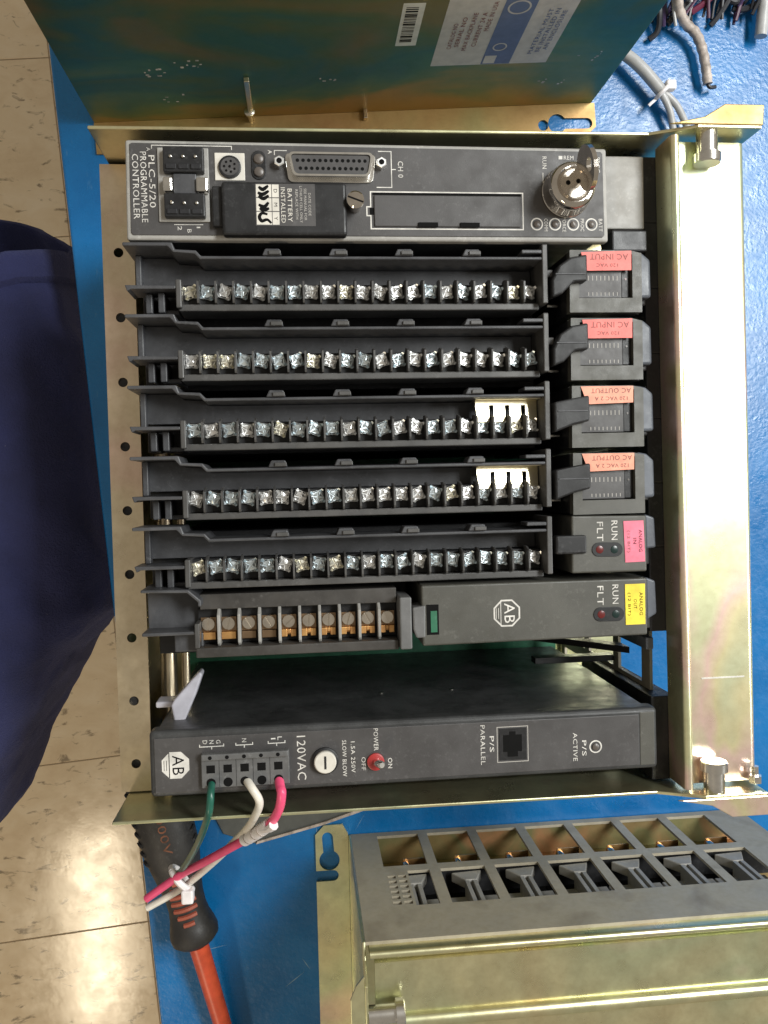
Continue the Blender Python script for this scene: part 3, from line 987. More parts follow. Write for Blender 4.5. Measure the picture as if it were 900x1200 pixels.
    # ---- module behind the arm
    if k < 4:
        lab = ['upper of the two red labelled input modules', 'lower of the two red labelled input modules', 'upper of the two orange labelled output modules', 'lower of the two orange labelled output modules'][k]
        D = thing('io_module', (95, y0, 16.2), 'charcoal module with small indicator window, ' + lab, 'module', 'modules with indicator windows')
        MB().box(-14, 170, y0 - 10, y0 + 15.5, 17, 135.5).build('body', 'dark', D, 0.6)
        MB().box(176.6, 211.5, y0 - 11.6, y0 + 17.3, 17, 170).build('head', 'dark', D, 0.6)
        # face with window cut out
        vs, fs = punched([(176.7, y0 + 17.4), (206, y0 + 17.3), (211.6, y0 + 16), (211.6, y0 - 11.7), (176.4, y0 - 11.7)],
                         [[(181, y0 + 15.5), (207, y0 + 15.5), (207, y0 - 5), (181, y0 - 5)]], 4.9)
        face = MB().add([(x, y, z + 170.1) for x, y, z in vs], fs).build('face', 'face', D, 0.5)
        MB().box(181.2, 202.4, y0 - 4.6, y0 + 15.3, 170.1, 173.2).build('indicator_window', 'panel', D, 0.3)
        MB().box(202.6, 206.8, y0 - 4.4, y0 + 15.3, 170.1, 172.4).build('side_window', 'black', D, 0.3)
        tk = MB()
        for i in range(8):
            xx = 186 + i * 2.0
            tk.box(xx, xx + .35, y0 + 3.6, y0 + 5.8, 173.25, 173.3)
            tk.box(xx, xx + .35, y0 - 3.6, y0 - 2.0, 173.25, 173.3)
        tk.build('printed_ticks', 'grey_print', D)
        MB().cyl((204.6, y0 + 4.4, 172.4), (0, 0, 1), 0.5, .3, 8).build('fuse_lamp', 'led_red' if k == 0 else 'led_clear', D)
        # coloured label
        x0 = 181.4 if k < 2 else 180.2
        sk = [0.5, 0.2, -0.3, -0.4][k]
        lb = MB().prism([(x0 + .6, y0 + 16.7 - sk), (206.4, y0 + 17.0), (206.3, y0 + 7.9 if k < 2 else y0 + 9.2), (184, y0 + 7.9 - sk * .6 if k < 2 else y0 + 8.6)], 175.3, 175.55).build('sticker', 'red' if k < 2 else 'orange', D)
        mat = 'ink_brown'
        if k < 2:
            txt('AC INPUT', 195.5, y0 + 14.1, 175.62, 18.5, 2.7, lb, mat, 'flip')
            txt('120 VAC', 194.5, y0 + 10.2, 175.62, 10.5, 1.6, lb, mat, 'flip')
        else:
            txt('AC OUTPUT', 195.5, y0 + 14.9, 175.62, 19.5, 2.3, lb, mat, 'flip')
            txt('120 VAC 2 A', 195.5, y0 + 11.2, 175.62, 16, 1.8, lb, mat, 'flip')
        # hood that latches the arm
        if k < 2:
            hood = [(167, y0 + 2.5), (170.5, y0 + 9.5), (176, y0 + 13.2), (184, y0 + 14.6), (184, y0 + 2.2), (177.4, y0 + 1.6), (172, y0 - 3.5), (167, y0 - 5.4)]
        else:
            hood = [(167, y0 + 9.6), (172, y0 + 10.6), (184, y0 + 12.6), (184, y0 + 0.6), (176, y0 - 1.2), (167, y0 - 4.6)]
        hd = MB().prism(hood, 171, 178.4).build('latch_hood', 'black', D, 1.0, seg=3)
        MB().box(168.5, 183, y0 + 5.0, y0 + 5.7, 178.45, 178.8).build('hood_rib', 'arm', hd, 0.2)
        # rounded end
        MB().prism([(208.6, y0 + 17.6), (213.5, y0 + 16.6), (217.2, y0 + 13.6), (217.4, y0 - 4.4), (209.2, y0 - 4.6)], 150, 172.5 + (1 if k > 1 else 0)).build('rounded_end', 'bluegrey', D, 1.4, seg=3)
        MB().box(170.6, 176, y0 - 5.6, y0 - 4.4, 150, 158).build('ejector_pin', 'steel', D, 0.2)
    else:
        D = thing('io_module', (95, y0, 16.2), 'charcoal analog input module with pink label and small status lamps', 'module')
        MB().box(-14, 172, y0 - 10, y0 + 15.5, 17, 135.5).build('body', 'dark', D, 0.6)
        MB().prism([(175.4, y0 + 19.6), (212.2, y0 + 18.9), (212.2, y0 - 8.0), (175.2, y0 - 7.8)], 17, 175).build('face', 'face', D, 0.9, seg=3)
        hd = MB().box(167, 182, y0 + 1.6, y0 + 10.4, 171, 177.2).build('latch_hood', 'black', D, 1.0)
        txt('RUN', 196.3, y0 + 12.2, 175.08, 9.2, 3.0, D)
        txt('FLT', 189.2, y0 + 11.8, 175.08, 9.2, 3.0, D)
        MB().prism(slot(188.4, y0 + 3.2, 196.8, y0 + 3.0, 3.4), 175.05, 175.4).build('lamp_window', 'black', D, 0.15)
        MB().lathe((188.8, y0 + 3.2, 175.4), (0, 0, 1), [(0, 1.9), (.15, 1.8), (.3, 1.0)], 16).build('fault_lamp', 'led_red', D, smooth=True)
        MB().lathe((196.0, y0 + 3.0, 175.4), (0, 0, 1), [(0, 1.9), (.15, 1.8), (.3, 1.0)], 16).build('run_lamp', 'led_green', D, smooth=True)
        lb = MB().prism([(200.7, y0 + 16.4), (210.6, y0 + 16.5), (211.2, y0 - 3.2), (201.4, y0 - 3.4)], 175.06, 175.3).build('sticker', 'pink', D)
        txt('ANALOG', 209.0, y0 + 6.8, 175.36, 10.5, 1.7, lb, 'ink')
        txt('IN', 206.2, y0 + 6.8, 175.36, 2.8, 1.6, lb, 'ink')
        txt('(12 BIT)', 203.0, y0 + 6.6, 175.36, 10.5, 1.7, lb, 'ink_brown')
        MB().prism([(212.3, y0 + 19.4), (217.4, y0 + 17.6), (218.0, y0 + 3), (212.6, y0 + 2.6)], 150, 172.5).build('rounded_end', 'bluegrey', D, 1.0, seg=3)

# ---- analog output module with its short arm of copper clamps
y0 = -152.0
AO = thing('io_module', (155, y0, 16.2), 'charcoal analog output module with white octagon logo and yellow label', 'module')
MB().box(-14, 100, -164, -140, 17, 140).build('body', 'dark', AO, 0.6)
MB().prism([(102.8, -138.0), (212.2, -138.2), (212.0, -165.6), (103.0, -166.4)], 17, 175).build('face', 'face', AO, 0.9, seg=3)
MB().prism([(212.3, -138), (217.4, -140), (218, -156), (212.6, -159)], 150, 172.5).build('rounded_end', 'bluegrey', AO, 1.0, seg=3)
txt('RUN', 196.3, -145.4, 175.08, 9.2, 3.0, AO)
txt('FLT', 188.9, -145.8, 175.08, 9.2, 3.0, AO)
MB().prism(slot(188.7, -154.8, 197.1, -154.9, 3.4), 175.05, 175.4).build('lamp_window', 'black', AO, 0.15)
MB().lathe((189.1, -154.8, 175.4), (0, 0, 1), [(0, 1.9), (.15, 1.8), (.3, 1.0)], 16).build('fault_lamp', 'led_red', AO, smooth=True)
MB().lathe((196.3, -154.9, 175.4), (0, 0, 1), [(0, 1.9), (.15, 1.8), (.3, 1.0)], 16).build('run_lamp', 'led_green', AO, smooth=True)
lb = MB().prism([(201.0, -140.8), (210.9, -140.8), (210.9, -160.3), (201.2, -160.3)], 175.06, 175.3).build('sticker', 'yellow', AO)
txt('ANALOG', 208.9, -150.4, 175.36, 11, 1.7, lb, 'ink')
txt('OUT', 206.0, -150.4, 175.36, 4.6, 1.6, lb, 'ink')
txt('(12 BIT)', 202.9, -150.4, 175.36, 11, 1.7, lb, 'ink')
# logo: octagon outline, chord and letters
vs, fs = punched(octagon(143.3, -152.4, 6.9), [octagon(143.3, -152.4, 6.1)], 0.05)
lg = MB().add([(x, y, z + 175.03) for x, y, z in vs], fs).build('logo', 'white', AO)
outline([(140.4, -158.4), (140.4, -146.4)], 0.35, 175.1, lg)
txt('AB', 144.6, -152.4, 175.1, 9.4, 5.0, lg)
for i in range(2):
    outline([(138.2 + i * 1.1, -154.8), (138.2 + i * 1.1, -150.0)], 0.25, 175.1, lg)
# latch notch and clip on the left of the face
MB().box(105, 110.8, -161.2, -147, 175.02, 175.1).build('notch', 'ink', AO)
MB().box(107, 110, -160, -150, 175.12, 175.2).build('notch_board', 'pcb', AO)
MB().prism([(98.4, -148), (104.6, -147.2), (104.4, -162.4), (100, -162.4), (98.6, -158)], 160, 175.6).build('spring_clip', 'terminal', AO, 0.8)

AR = thing('terminal_arm', (45, y0, 135), 'short terminal strip of ten slotted screws with copper clamps, lowest in rack', 'terminal strip')
MB().prism([(-25.2, -136), (-3.0, -137), (1.2, -141.6), (1.2, -153), (-0.4, -157), (-25, -156.4)], 148, 158).build('hook_floor', 'arm', AR, 0.5)
MB().prism([(-25.2, -135.6), (-4, -136.2), (1.6, -141.2), (1.6, -144), (0.2, -144), (0.2, -142), (-4.6, -137.6), (-25.2, -137)], 148, 174).build('upper_wall', 'arm', AR, 0.5)
MB().box(-25.6, -0.6, -157.2, -155.6, 146, 172).build('pivot_hook', 'arm', AR, 0.5)
MB().box(-12, 1.2, -166, -157.4, 140, 166).build('pivot_post', 'arm', AR, 0.6)
MB().box(-22, -2, -170, -137, 132, 147).build('arm_root', 'black', AR)
MB().box(0, 92, -146.6, -139.5, 150, 166).build('trough', 'arm_brown', AR, 0.4)
MB().box(-1.6, 92.2, -163.2, -146.7, 148, 161.4).build('terminal_block', 'black', AR, 0.3)
MB().box(-1.6, 92.2, -168.0, -163.4, 150, 172).build('front_ledge', 'arm_brown', AR, 0.6)
MB().box(-1.8, 0.4, -163.3, -152, 160.1, 173).build('end_wall', 'barrier', AR, 0.4)
MB().box(92.4, 98, -167.4, -143, 150, 176).build('end_wall', 'terminal', AR, 0.7)
FIN2 = MB().prism([(-163.3, 158), (-163.3, 168.6), (-162, 169.8), (-149, 169.8), (-145, 164), (-145, 158)], -0.7, 0.7, 'x').mesh('barrier', 'guide')
CLAMP = MB().box(-3.6, 3.6, -5.6, 3.8, 0, 1.0).box(-3.4, 3.4, -6.2, -2.6, 1.0, 3.4).mesh('copper_clamp', 'copper')
PLATE = MB().box(-3.5, 3.5, -2.4, 4.2, 1.02, 1.7).mesh('clamp_plate', 'bronze')
CLAMP2 = MB().box(-3.6, 3.6, -5.6, 3.8, 0, 1.0).box(-3.4, -0.8, -6.2, -2.6, 1.0, 3.4).box(0.8, 3.4, -6.2, -2.6, 1.0, 3.4).box(-0.8, 0.8, -4.6, -2.6, 1.0, 3.4).mesh('copper_clamp', 'copper')
DULL = MB().box(-3.6, 3.6, -5.6, 3.8, 0, 1.0).box(-3.4, 3.4, -6.2, -2.6, 1.0, 3.4).mesh('copper_clamp', 'bronze')


def slotted(rot):
    mb = MB().lathe((0, 0, 0), (0, 0, 1), [(0, 2.95), (1.3, 2.95)], 18)
    for sgn in (-1, 1):
        pts = []
        for i in range(9):
            t = math.asin(.4 / 2.9) + (math.pi - 2 * math.asin(.4 / 2.9)) * i / 8
            x, y = 2.9 * math.cos(t), 2.9 * math.sin(t) * sgn
            pts.append((x * math.cos(rot) - y * math.sin(rot), x * math.sin(rot) + y * math.cos(rot)))
        mb.prism(pts, 1.3, 2.3)
    return mb.mesh('terminal_screw', 'pewter')


SL = [slotted(R(a)) for a in (88, 40, 120, 75)]
for i in range(10):
    xx = 3.5 + i * 9.34
    if i < 9:
        o = put('barrier', FIN2, AR, (xx + 5.2, 0, 0))
        o.location = (Vector((xx + 5.2, 0, 0)) - ORG[AR.name]) * S
        add_bevel(o, 0.3)
    c = put('copper_clamp', DULL if i in (2, 3) else (CLAMP if i < 2 else CLAMP2), AR, (xx, -154.9, 161.6))
    add_bevel(c, 0.3)
    put('clamp_plate', PLATE, c, (xx, -154.9, 161.6))
    put('terminal_screw', SL[(i * 3 + i // 3) % 4], c, (xx, -153.6, 163.3))

# pale plastic ejector lever
LV = thing('ejector_lever', (-10, -190, 120), 'pale plastic ejector lever beside the empty slot, left of power supply', 'lever')
lv = MB().prism([(-17, -194.5), (-15.4, -191.8), (-6.4, -182), (-3.0, -178.6), (-1.6, -180), (-5.2, -190), (-10.8, -202.6), (-15.6, -203)], 142, 152).build('lever_blade', 'lavender', LV, 1.2, seg=3)
MB().box(-26, -15, -198, -195, 130, 142).build('lever_pin', 'lavender', LV, 0.8)

# ================================================================== POWER SUPPLY
PS = thing('power_supply', (95, -215, 16.2), 'dark power supply module with wired terminal block at bottom of rack', 'power supply')
MB().box(-21.5, 213.5, -229, -201.5, 17, 168).build('body', 'sheet', PS, 1.5, seg=3)
hsg = MB().prism([(-23.4, -199.8), (216, -200.6), (216.2, -230.4), (-23.4, -230.2)], 166, Z - .4).build('front_frame', 'sheet', PS, 2.2, seg=4)
MB().prism([(-21.2, -203.0), (206.6, -203.6), (206.8, -228.2), (-21.2, -228.2)], Z - 1, Z).build('front_panel', 'panel', PS, 0.3)
MB().prism([(207.2, -202.6), (214.4, -202.6), (214.4, -228.4), (207.2, -228.4)], Z - 1, Z - .2).build('end_cap', 'face', PS, 0.3)
for xx in (88, 126):
    MB().cyl((xx, -201.6, 120), (0, 1, 0), 1.1, .5, 10).build('rivet', 'steel', PS)
# logo, filled octagon with dark letters
lg = MB().prism(octagon(-11.8, -215.6, 6.6), Z + .02, Z + .06).build('logo', 'white', PS)
outline([(-14.6, -221.2), (-14.6, -210.0)], 0.4, Z + .1, lg, 'ink')
txt('AB', -10.6, -215.6, Z + .1, 9.0, 5.2, lg, 'ink')
for i in range(2):
    outline([(-16.9 + i * 1.1, -217.8), (-16.9 + i * 1.1, -213.4)], 0.25, Z + .1, lg, 'ink')
# wiring terminal block: five square test holes, five round wire holes
blk = MB().box(0, 39.6, -226, -210.4, Z + .02, Z + 3.0).build('wiring_block', 'terminal', PS, 0.4)
MB().box(0.3, 39.3, -212.9, -210.1, Z + 3.05, Z + 5.0).build('block_ridge', 'terminal', blk, 0.5)
for i in range(5):
    xx = 4.2 + i * 7.6
    MB().box(xx - 1.9, xx + 1.9, -219.2, -215.6, Z + 3.02, Z + 3.06).build('square_hole', 'ink', blk)
    MB().cyl((xx, -223.6, Z + 3.02), (0, 0, 1), 2.1, .05, 18).build('wire_hole', 'ink', blk)
    MB().cyl((xx, -211.6, Z + 5.02), (0, 0, 1), 0.9, .05, 10).build('test_point', 'ink', blk)
    if i:
        MB().box(xx - 3.9, xx - 3.7, -225.6, -213, Z + 3.01, Z + 3.05).build('division_line', 'black', blk)
# stacked letters and brackets over the block
for xx, chars, w in ((4.6, 'DNG', 5.4), (19.3, 'N', 3.8), (34.0, '1L', 3.8)):
    n = len(chars)
    for i, chx in enumerate(chars):
        txt(chx, xx + (i - (n - 1) / 2) * 3.0, -205.8, Z + .06, 0.6 if chx == '1' else 1.7, 2.0, PS)
    outline([(xx - w, -207.0), (xx - w, -207.9), (xx + w, -207.9), (xx + w, -207.0)], 0.4, Z + .06, PS)
    outline([(xx, -207.9), (xx, -209.0)], 0.4, Z + .1, PS)
txt('120VAC', 45.2, -215.4, Z + .06, 20.5, 4.0, PS)
# fuse holder
fh = MB().lathe((56.0, -217.2, Z + .02), (0, 0, 1), [(0, 6.2), (1.2, 6.2), (1.6, 5.6)], 30).build('fuse_holder', 'black', PS, smooth=True)
MB().lathe((56.0, -217.2, Z + 1.65), (0, 0, 1), [(0, 5.1), (1.6, 5.1), (2.0, 4.7)], 30).build('fuse_cap', 'paper_white', fh, smooth=True)
MB().box(55.5, 56.5, -220.2, -214.2, Z + 3.7, Z + 3.74).build('cap_slot', 'dark', fh)
txt('1.5A 250V', 69.0, -216.4, Z + .06, 14.5, 1.9, PS)
txt('SLOW BLOW', 65.0, -216.8, Z + .06, 17, 1.9, PS)
txt('POWER', 79.8, -208.8, Z + .06, 10.4, 2.1, PS)
txt('ON', 86.2, -220.2, Z + .06, 4.8, 2.0, PS)
txt('OFF', 73.8, -219.8, Z + .06, 6.2, 2.0, PS)
sw = MB().lathe((79.4, -219.0, Z + .02), (0, 0, 1), [(0, 4.0), (1.2, 4.0), (1.5, 3.2)], 24).build('toggle_switch', 'switch_red', PS, smooth=True)
MB().lathe((79.4, -219.0, Z + 1.5), (0.35, 0.1, 1), [(0, 1.5), (6, 1.9), (7, 1.2)], 14).build('toggle_lever', 'steel', sw, smooth=True)
# parallel port
outline([(137.2, -206.2), (152.0, -206.2), (152.0, -222.9), (137.2, -222.9), (137.2, -206.2)], 0.35, Z + .06, PS, 'grey_print')
pj = MB().box(138.2, 151.2, -222.0, -207.0, Z + .02, Z + .3).build('port_socket', 'black', PS)
MB().prism([(140, -210), (143, -210), (143, -208.4), (146, -208.4), (146, -210), (149, -210), (149, -218), (147, -218), (147, -220.4), (142, -220.4), (142, -218), (140, -218)], Z + .32, Z + .4).build('socket_opening', 'ink', pj)
txt('P/S', 134.6, -214.0, Z + .06, 7.6, 2.1, PS)
txt('PARALLEL', 130.3, -214.2, Z + .06, 18.8, 2.1, PS)
txt('P/S', 179.4, -218.4, Z + .06, 7.4, 2.1, PS)
txt('ACTIVE', 175.0, -217.6, Z + .06, 13.6, 2.1, PS)
vs, fs = punched(circle(185.0, -218.0, 3.1, 28), [circle(185.0, -218.0, 2.5, 28)], 0.04)
MB().add([(x, y, z + Z + .03) for x, y, z in vs], fs).build('printed_ring', 'white', PS)
MB().lathe((185.0, -218.0, Z + .02), (0, 0, 1), [(0, 1.7), (0.5, 1.6), (0.9, .8)], 16).build('indicator_lamp', 'led_clear', PS, smooth=True)

# ================================================================== WIRES FROM THE POWER SUPPLY
WP = [(24.5, -226.3, 184), (25.8, -232.6, 182), (23.1, -241.9, 174), (18.2, -253.9, 158), (10.8, -266.6, 142), (-0.8, -284.9, 120), (-17.2, -304.8, 101), (-27.9, -314.7, 93), (-44.1, -324.8, 88)]
PP = [(35.9, -228.6, 184), (34.4, -237.1, 180), (29.5, -247.6, 171), (22.8, -255.4, 161), (16.3, -262.2, 152), (-7.0, -284.5, 124), (-22.3, -298.8, 106), (-43.0, -316.0, 95)]
W = MB().tube([(4.3, -223.6, 176), (4.4, -226.4, 183), (4.0, -231.5, 184), (2.6, -238, 181), (-3, -254, 163), (-11, -274, 135), (-21, -295, 108), (-26, -304, 93)], 1.7, 14).build('wire', 'wire_green', None, smooth=True)
tag(W, 'dark green insulated wire running from the power supply terminal block', 'wire')
W = MB().tube([(19.4, -223.6, 176), (22.8, -226.0, 182.6), WP[1], WP[2], WP[3], WP[4], WP[5], WP[6], WP[7], WP[8]], 1.9, 14).build('wire', 'wire_white', None, smooth=True)
tag(W, 'white insulated wire looping from the middle of the terminal block', 'wire')
PW = thing('wire', (34, -223, 92), 'pink insulated wire with white marker sleeve from the terminal block', 'wire')
pp = [(34.4, -223.4, 176), (35.4, -226.6, 182)] + PP
MB().tube(pp, 2.15, 14).build('insulation', 'wire_pink', PW, smooth=True)
sv = MB().tube([PP[2], PP[3], PP[4]], 3.1, 14).build('marker_sleeve', 'nylon', PW, smooth=True)
rm = MB()
for t in (0.28, 0.52, 0.8):
    a, b = Vector(PP[2]), Vector(PP[4])
    p = a.lerp(b, t)
    d = (b - a).normalized()
    rm.tube([p, p + d * 0.8], 3.3, 14, 2)
rm.build('sleeve_ridges', 'wire_tan', sv)
MB().tube([(31.6, -246, 176.0), (29, -249, 172.6), (25.2, -251, 168)], lambda t: 2.4 - 1.2 * t, 8).build('tape_scrap', 'nylon', sv)
TIE = thing('cable_tie', (-24, -310, 90), 'white nylon cable tie binding the pink and white wires', 'cable tie')
MB().tube([(-27.6, -299.2, 101), (-24.6, -302.5, 104.6), (-20.6, -307.4, 103.4), (-18.2, -311.6, 97), (-20.5, -312.6, 90), (-26, -305, 88), (-29, -300.5, 93), (-27.6, -299.2, 101)], 1.9, 8).build('strap', 'nylon', TIE, smooth=True)
MB().box(-22.6, -16.2, -315.6, -308.0, 99.6, 106.4).build('tie_head', 'nylon', TIE, 1.0)

# clear-coated strip lying on the bench below the rack
ST = thing('plastic_strip', (20, -300, 0), 'thin glossy grey strip on the bench under the pink wire', 'strip')
STRIP = [(-16.7, -308.0), (80.8, -306.5), (83.7, -311.6), (57.3, -319.3), (11.1, -329.7), (-10.2, -321.7)]
MB().prism(STRIP, 0.5, 1.7).build('strip_sheet', 'film', ST, 0.3)
MB().prism([STRIP[2], STRIP[3], STRIP[4], (STRIP[4][0] + 1, STRIP[4][1] + 2), (STRIP[3][0], STRIP[3][1] + 2), (STRIP[2][0] - 2, STRIP[2][1] + 1.6)], 1.75, 3.4).build('raised_edge', 'wire_tan', ST, 0.3)

# ================================================================== SCREWDRIVER on the bench
SD = thing('screwdriver', (-40, -340, 0), 'screwdriver with black ribbed grip and orange red shaft under the wires', 'screwdriver')
h0, h1 = Vector((-55, -262, 20)), Vector((-27.5, -382, 20))
ax = (h1 - h0).normalized()
L = (h1 - h0).length
prof = [(0, 10), (3, 15), (10, 17.5), (40, 18.2), (62, 17.6), (78, 14.6), (92, 12.2), (100, 12.0), (106, 12.8), (112, 14.6), (117, 15.6), (121, 15.0), (124, 12), (124.5, 8)]
n = 36
mb = MB().lathe(h0, ax, prof, n)
gp = mb.build('grip', 'grip', SD, smooth=True)
up = Vector((0.10, 0.1, 1)).normalized()
sd_ = ax.cross(up).normalized()
up = sd_.cross(ax).normalized()
rib = MB()


def prof_r(d):
    for (d0, r0), (d1, r1) in zip(prof, prof[1:]):
        if d0 <= d <= d1:
            return r0 + (r1 - r0) * (d - d0) / (d1 - d0)
    return prof[-1][1]


for i in range(7):                                         # red windows between black ribs
    d = 78 + i * 4.7
    rr = prof_r(d) + 0.35
    w = [3.4, 6.2, 7.4, 7.8, 7.4, 6.0, 3.4][i]
    pts = []
    for j in range(5):
        a = (j - 2) / 2 * w / rr
        pts.append(h0 + ax * (d + 0.0) + (up * math.cos(a) + sd_ * math.sin(a)) * rr)
    MB().tube(pts, 1.5, 6, 2).build('grip_stripe', 'grip_red', gp)
nt_ = MB()
for s in (-1, 1):
    for i in range(8):
        d = 18 + i * 6.4
        rr = prof_r(d) + .1
        a = s * R(62)
        c = h0 + ax * d + (up * math.cos(a) + sd_ * math.sin(a)) * rr
        nt_.tube([c - sd_ * s * 2.6 + ax * 1.4, c, c + sd_ * s * 1.2 - up * 3 - ax * 1.2], 1.5, 6, 2)
tag(nt_.build('grip_knurls', 'black', gp), kind='stuff')


def handle_map(q):
    d = 58 - (q[1] + 290)       # along handle
    return q


tv, tf = text_geo('1000V')
bx0 = min(v[0] for v in tv)
out = []
for x, y in tv:
    d = 28 + (x - bx0) * 1.15
    a = (y - 3.5) * 0.75 / 18
    c = h0 + ax * d + (up * math.cos(a) + sd_ * math.sin(-a)) * (prof_r(d) + 0.15)
    out.append(tuple(c))
MB().add(out, tf).build('lettering', 'grip_print', gp)
MB().lathe(h1 + ax * 4.0 - Vector((0, 0, 1.0)), ax + Vector((0, 0, -0.085)), [(0, 6.4), (12, 6.2), (120, 5.0), (122, 3.2), (134, 3.0)], 20).build('shaft', 'shaft', SD, smooth=True)

# ================================================================== UPPER CHASSIS (its side sheet faces us)
th = math.atan2(19.2, 324.5)
UC = thing('equipment_rack', (-72.3, 147.3, 0), 'dark green gold metal rack with sticker on its side, behind the open rack', 'rack', None, th)
# local frame: x along the sheet, y away from us, z up
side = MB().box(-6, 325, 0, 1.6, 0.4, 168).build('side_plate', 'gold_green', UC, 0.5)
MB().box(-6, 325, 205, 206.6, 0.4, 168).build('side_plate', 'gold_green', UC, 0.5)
MB().box(-6, 325, 1.7, 204.9, 2.4, 4).build('back_plate', 'gold', UC)
MB().box(-6, -4.4, 1.7, 204.9, 4.1, 130).build('end_wall', 'gold_tan', UC)
MB().box(308, 324, 1.7, 204.9, 150, 164).build('retaining_bracket', 'gold_pale', UC, 0.6)
vs, fs = punched([(-6, -0.1), (-6, -20), (322, -20), (327, -16), (327, -0.1)],
                 [circle(290.2, -13.8, 3.6, 16), keyhole(300, -13.0, 6.4, 321, -13.6, 3.6), circle(14, -11, 3.6, 16)], 1.6)
MB().add([(x, y, z + .4) for x, y, z in vs], fs).build('mounting_foot', 'gold_brown', UC, 0.2)
MB().lathe((94, -2.6, 1), (0, 0, 1), [(0, 1.6), (12, 1.6), (12, 3.2), (14.5, 3.4), (15, 2.6)], 12).build('screw', 'pewter', UC, smooth=True)
MB().box(168, 170.5, -6, -0.05, 2.1, 7).build('screw', 'pewter', UC, 0.3)
MB().box(93.2, 96.4, -3.0, -0.05, 1.9, 54).build('slot_tab', 'gold_tan', UC, 0.4)
# rating sticker and barcode on the sheet: helper maps (u along x, v up) to the sheet's face


def on_sheet(u0, u1, v0, v1, d, name, mat, parent):
    return MB().box(u0, u1, -d, -d + 0.08, v0, v1).build(name, mat, parent)


cs = 1 / math.cos(th)
lb = on_sheet(204.6, 275.6, 59, 148, 0.12, 'rating_sticker', 'paper', UC)
on_sheet(235, 252.6, 59.4, 147.6, 0.20, 'sticker_band', 'paper_blue', lb)


def sheet_txt(s, u, v, length, height, mat, parent):
    """reads up the sheet (+z)"""
    tvs, tfs = text_geo(s)
    x0, x1 = min(p[0] for p in tvs), max(p[0] for p in tvs)
    y0_, y1_ = min(p[1] for p in tvs), max(p[1] for p in tvs)
    o_ = [(u - (y - y0_) / (y1_ - y0_) * height, -0.32, v + (x - x0) / (x1 - x0) * length) for x, y in tvs]
    return MB().add(o_, tfs).build('lettering', mat, parent)


for u, s, v, L_ in ((212, 'CATALOG NO', 78, 26), (216, 'SERIAL NO', 80, 30), (221, 'MAX BACKPLANE', 76, 38), (226, 'CURRENT 24 A', 80, 34), (230, 'MADE IN USA', 96, 28)):
    sheet_txt(s, u + 1.5, v, L_, 2.6, 'ink_brown', lb)
for u, s, v, L_ in ((262, 'MATERIAL MUST', 70, 46), (266, 'BE INSTALLED IN', 72, 44), (270, 'AN ENCLOSURE', 74, 40)):
    sheet_txt(s, u + 1.5, v, L_, 2.6, 'paper_blue', lb)
vs, fs = punched(circle(243.6, 118, 6.4, 24), [circle(243.6, 118, 5.4, 24)], .05)
MB().add([(x, -0.26 - z, y) for x, y, z in vs], fs).build('logo', 'paper', lb)
vs, fs = punched(circle(242.4, 78.6, 4.2, 20), [circle(242.4, 78.6, 3.4, 20)], .05)
MB().add([(x, -0.26 - z, y) for x, y, z in vs], fs).build('logo', 'paper', lb)
on_sheet(236, 243, 60.4, 69, 0.30, 'sticker_box', 'paper', lb)
bl = on_sheet(180.6, 192.4, 83, 124, 0.12, 'barcode_sticker', 'paper_white', UC)
bars = MB()
v = 87.0
while v < 121:
    w = random.choice((0.5, 0.5, 0.9, 1.4))
    bars.box(182.5, 189.2, -0.24, -0.22, v, v + w)
    v += w + random.choice((0.5, 0.9, 1.2))
bars.build('barcode', 'ink', bl)
# flaked plating specks
rng = random.Random(3)
for cu_, cv, sp, cnt in ((42, 62, 9, 9), (62, 70, 8, 9), (48, 30, 9, 5), (143, 46, 5, 5), (303, 64, 10, 6), (285, 36, 12, 7)):
    mb = MB()
    for i in range(cnt):
        u = cu_ + rng.uniform(-sp, sp)
        v = cv + rng.uniform(-sp * .5, sp * .5)
        mb.box(u, u + rng.uniform(.5, 2.0), -0.12, -0.02, v, v + rng.uniform(.5, 1.6))
    mb.build('plating_flake', 'wire_tan', side)

# ================================================================== LOWER RIGHT CHASSIS (empty)
LC = thing('equipment_rack', (75, -328, 0), 'empty gold metal rack with open card guide grid at lower right', 'rack')
outer = [(75, 1), (352, 1), (352, 134), (75, 134)]
holes = []
for i in range(8):
    x0 = 92.6 + i * 33.9
    if x0 + 28 > 351:
        continue
    holes.append([(x0, 7), (x0 + 27.6, 7), (x0 + 27.6, 51.5), (x0, 51.5)])
    if i:
        holes.append([(x0 + .6, 59), (x0 + 28.2, 59), (x0 + 28.2, 100.6), (x0 + .6, 100.6)])
    else:
        holes.append([(x0 + 14, 59), (x0 + 27.6, 59), (x0 + 27.6, 100.6), (x0 + 14, 100.6)])
        for r in range(6):
            for c in range(2):
                hx, hz = x0 + 1.2 + c * 6.4, 64 + r * 6.2
                holes.append([(hx, hz), (hx + 4.8, hz), (hx + 4.8, hz + 3.6), (hx, hz + 3.6)])
vs, fs = punched(outer, holes, 1.8)
gpl = MB().add([(x, -328 - z, y) for x, y, z in vs], fs).build('card_guide_plate', 'grid', LC, 0.2)
rs = random.Random(5)
for i in range(14):
    xx, zz = rs.uniform(82, 345), rs.uniform(103, 126)
    hh = rs.uniform(4, 11)
    MB().add([(xx, -329.86, zz), (xx + rs.uniform(.5, 1.1), -329.86, zz), (xx + 1.2 + rs.uniform(-2, 3), -329.86, zz + hh)], [(0, 1, 2)]).build('scuff', 'scuff', gpl)
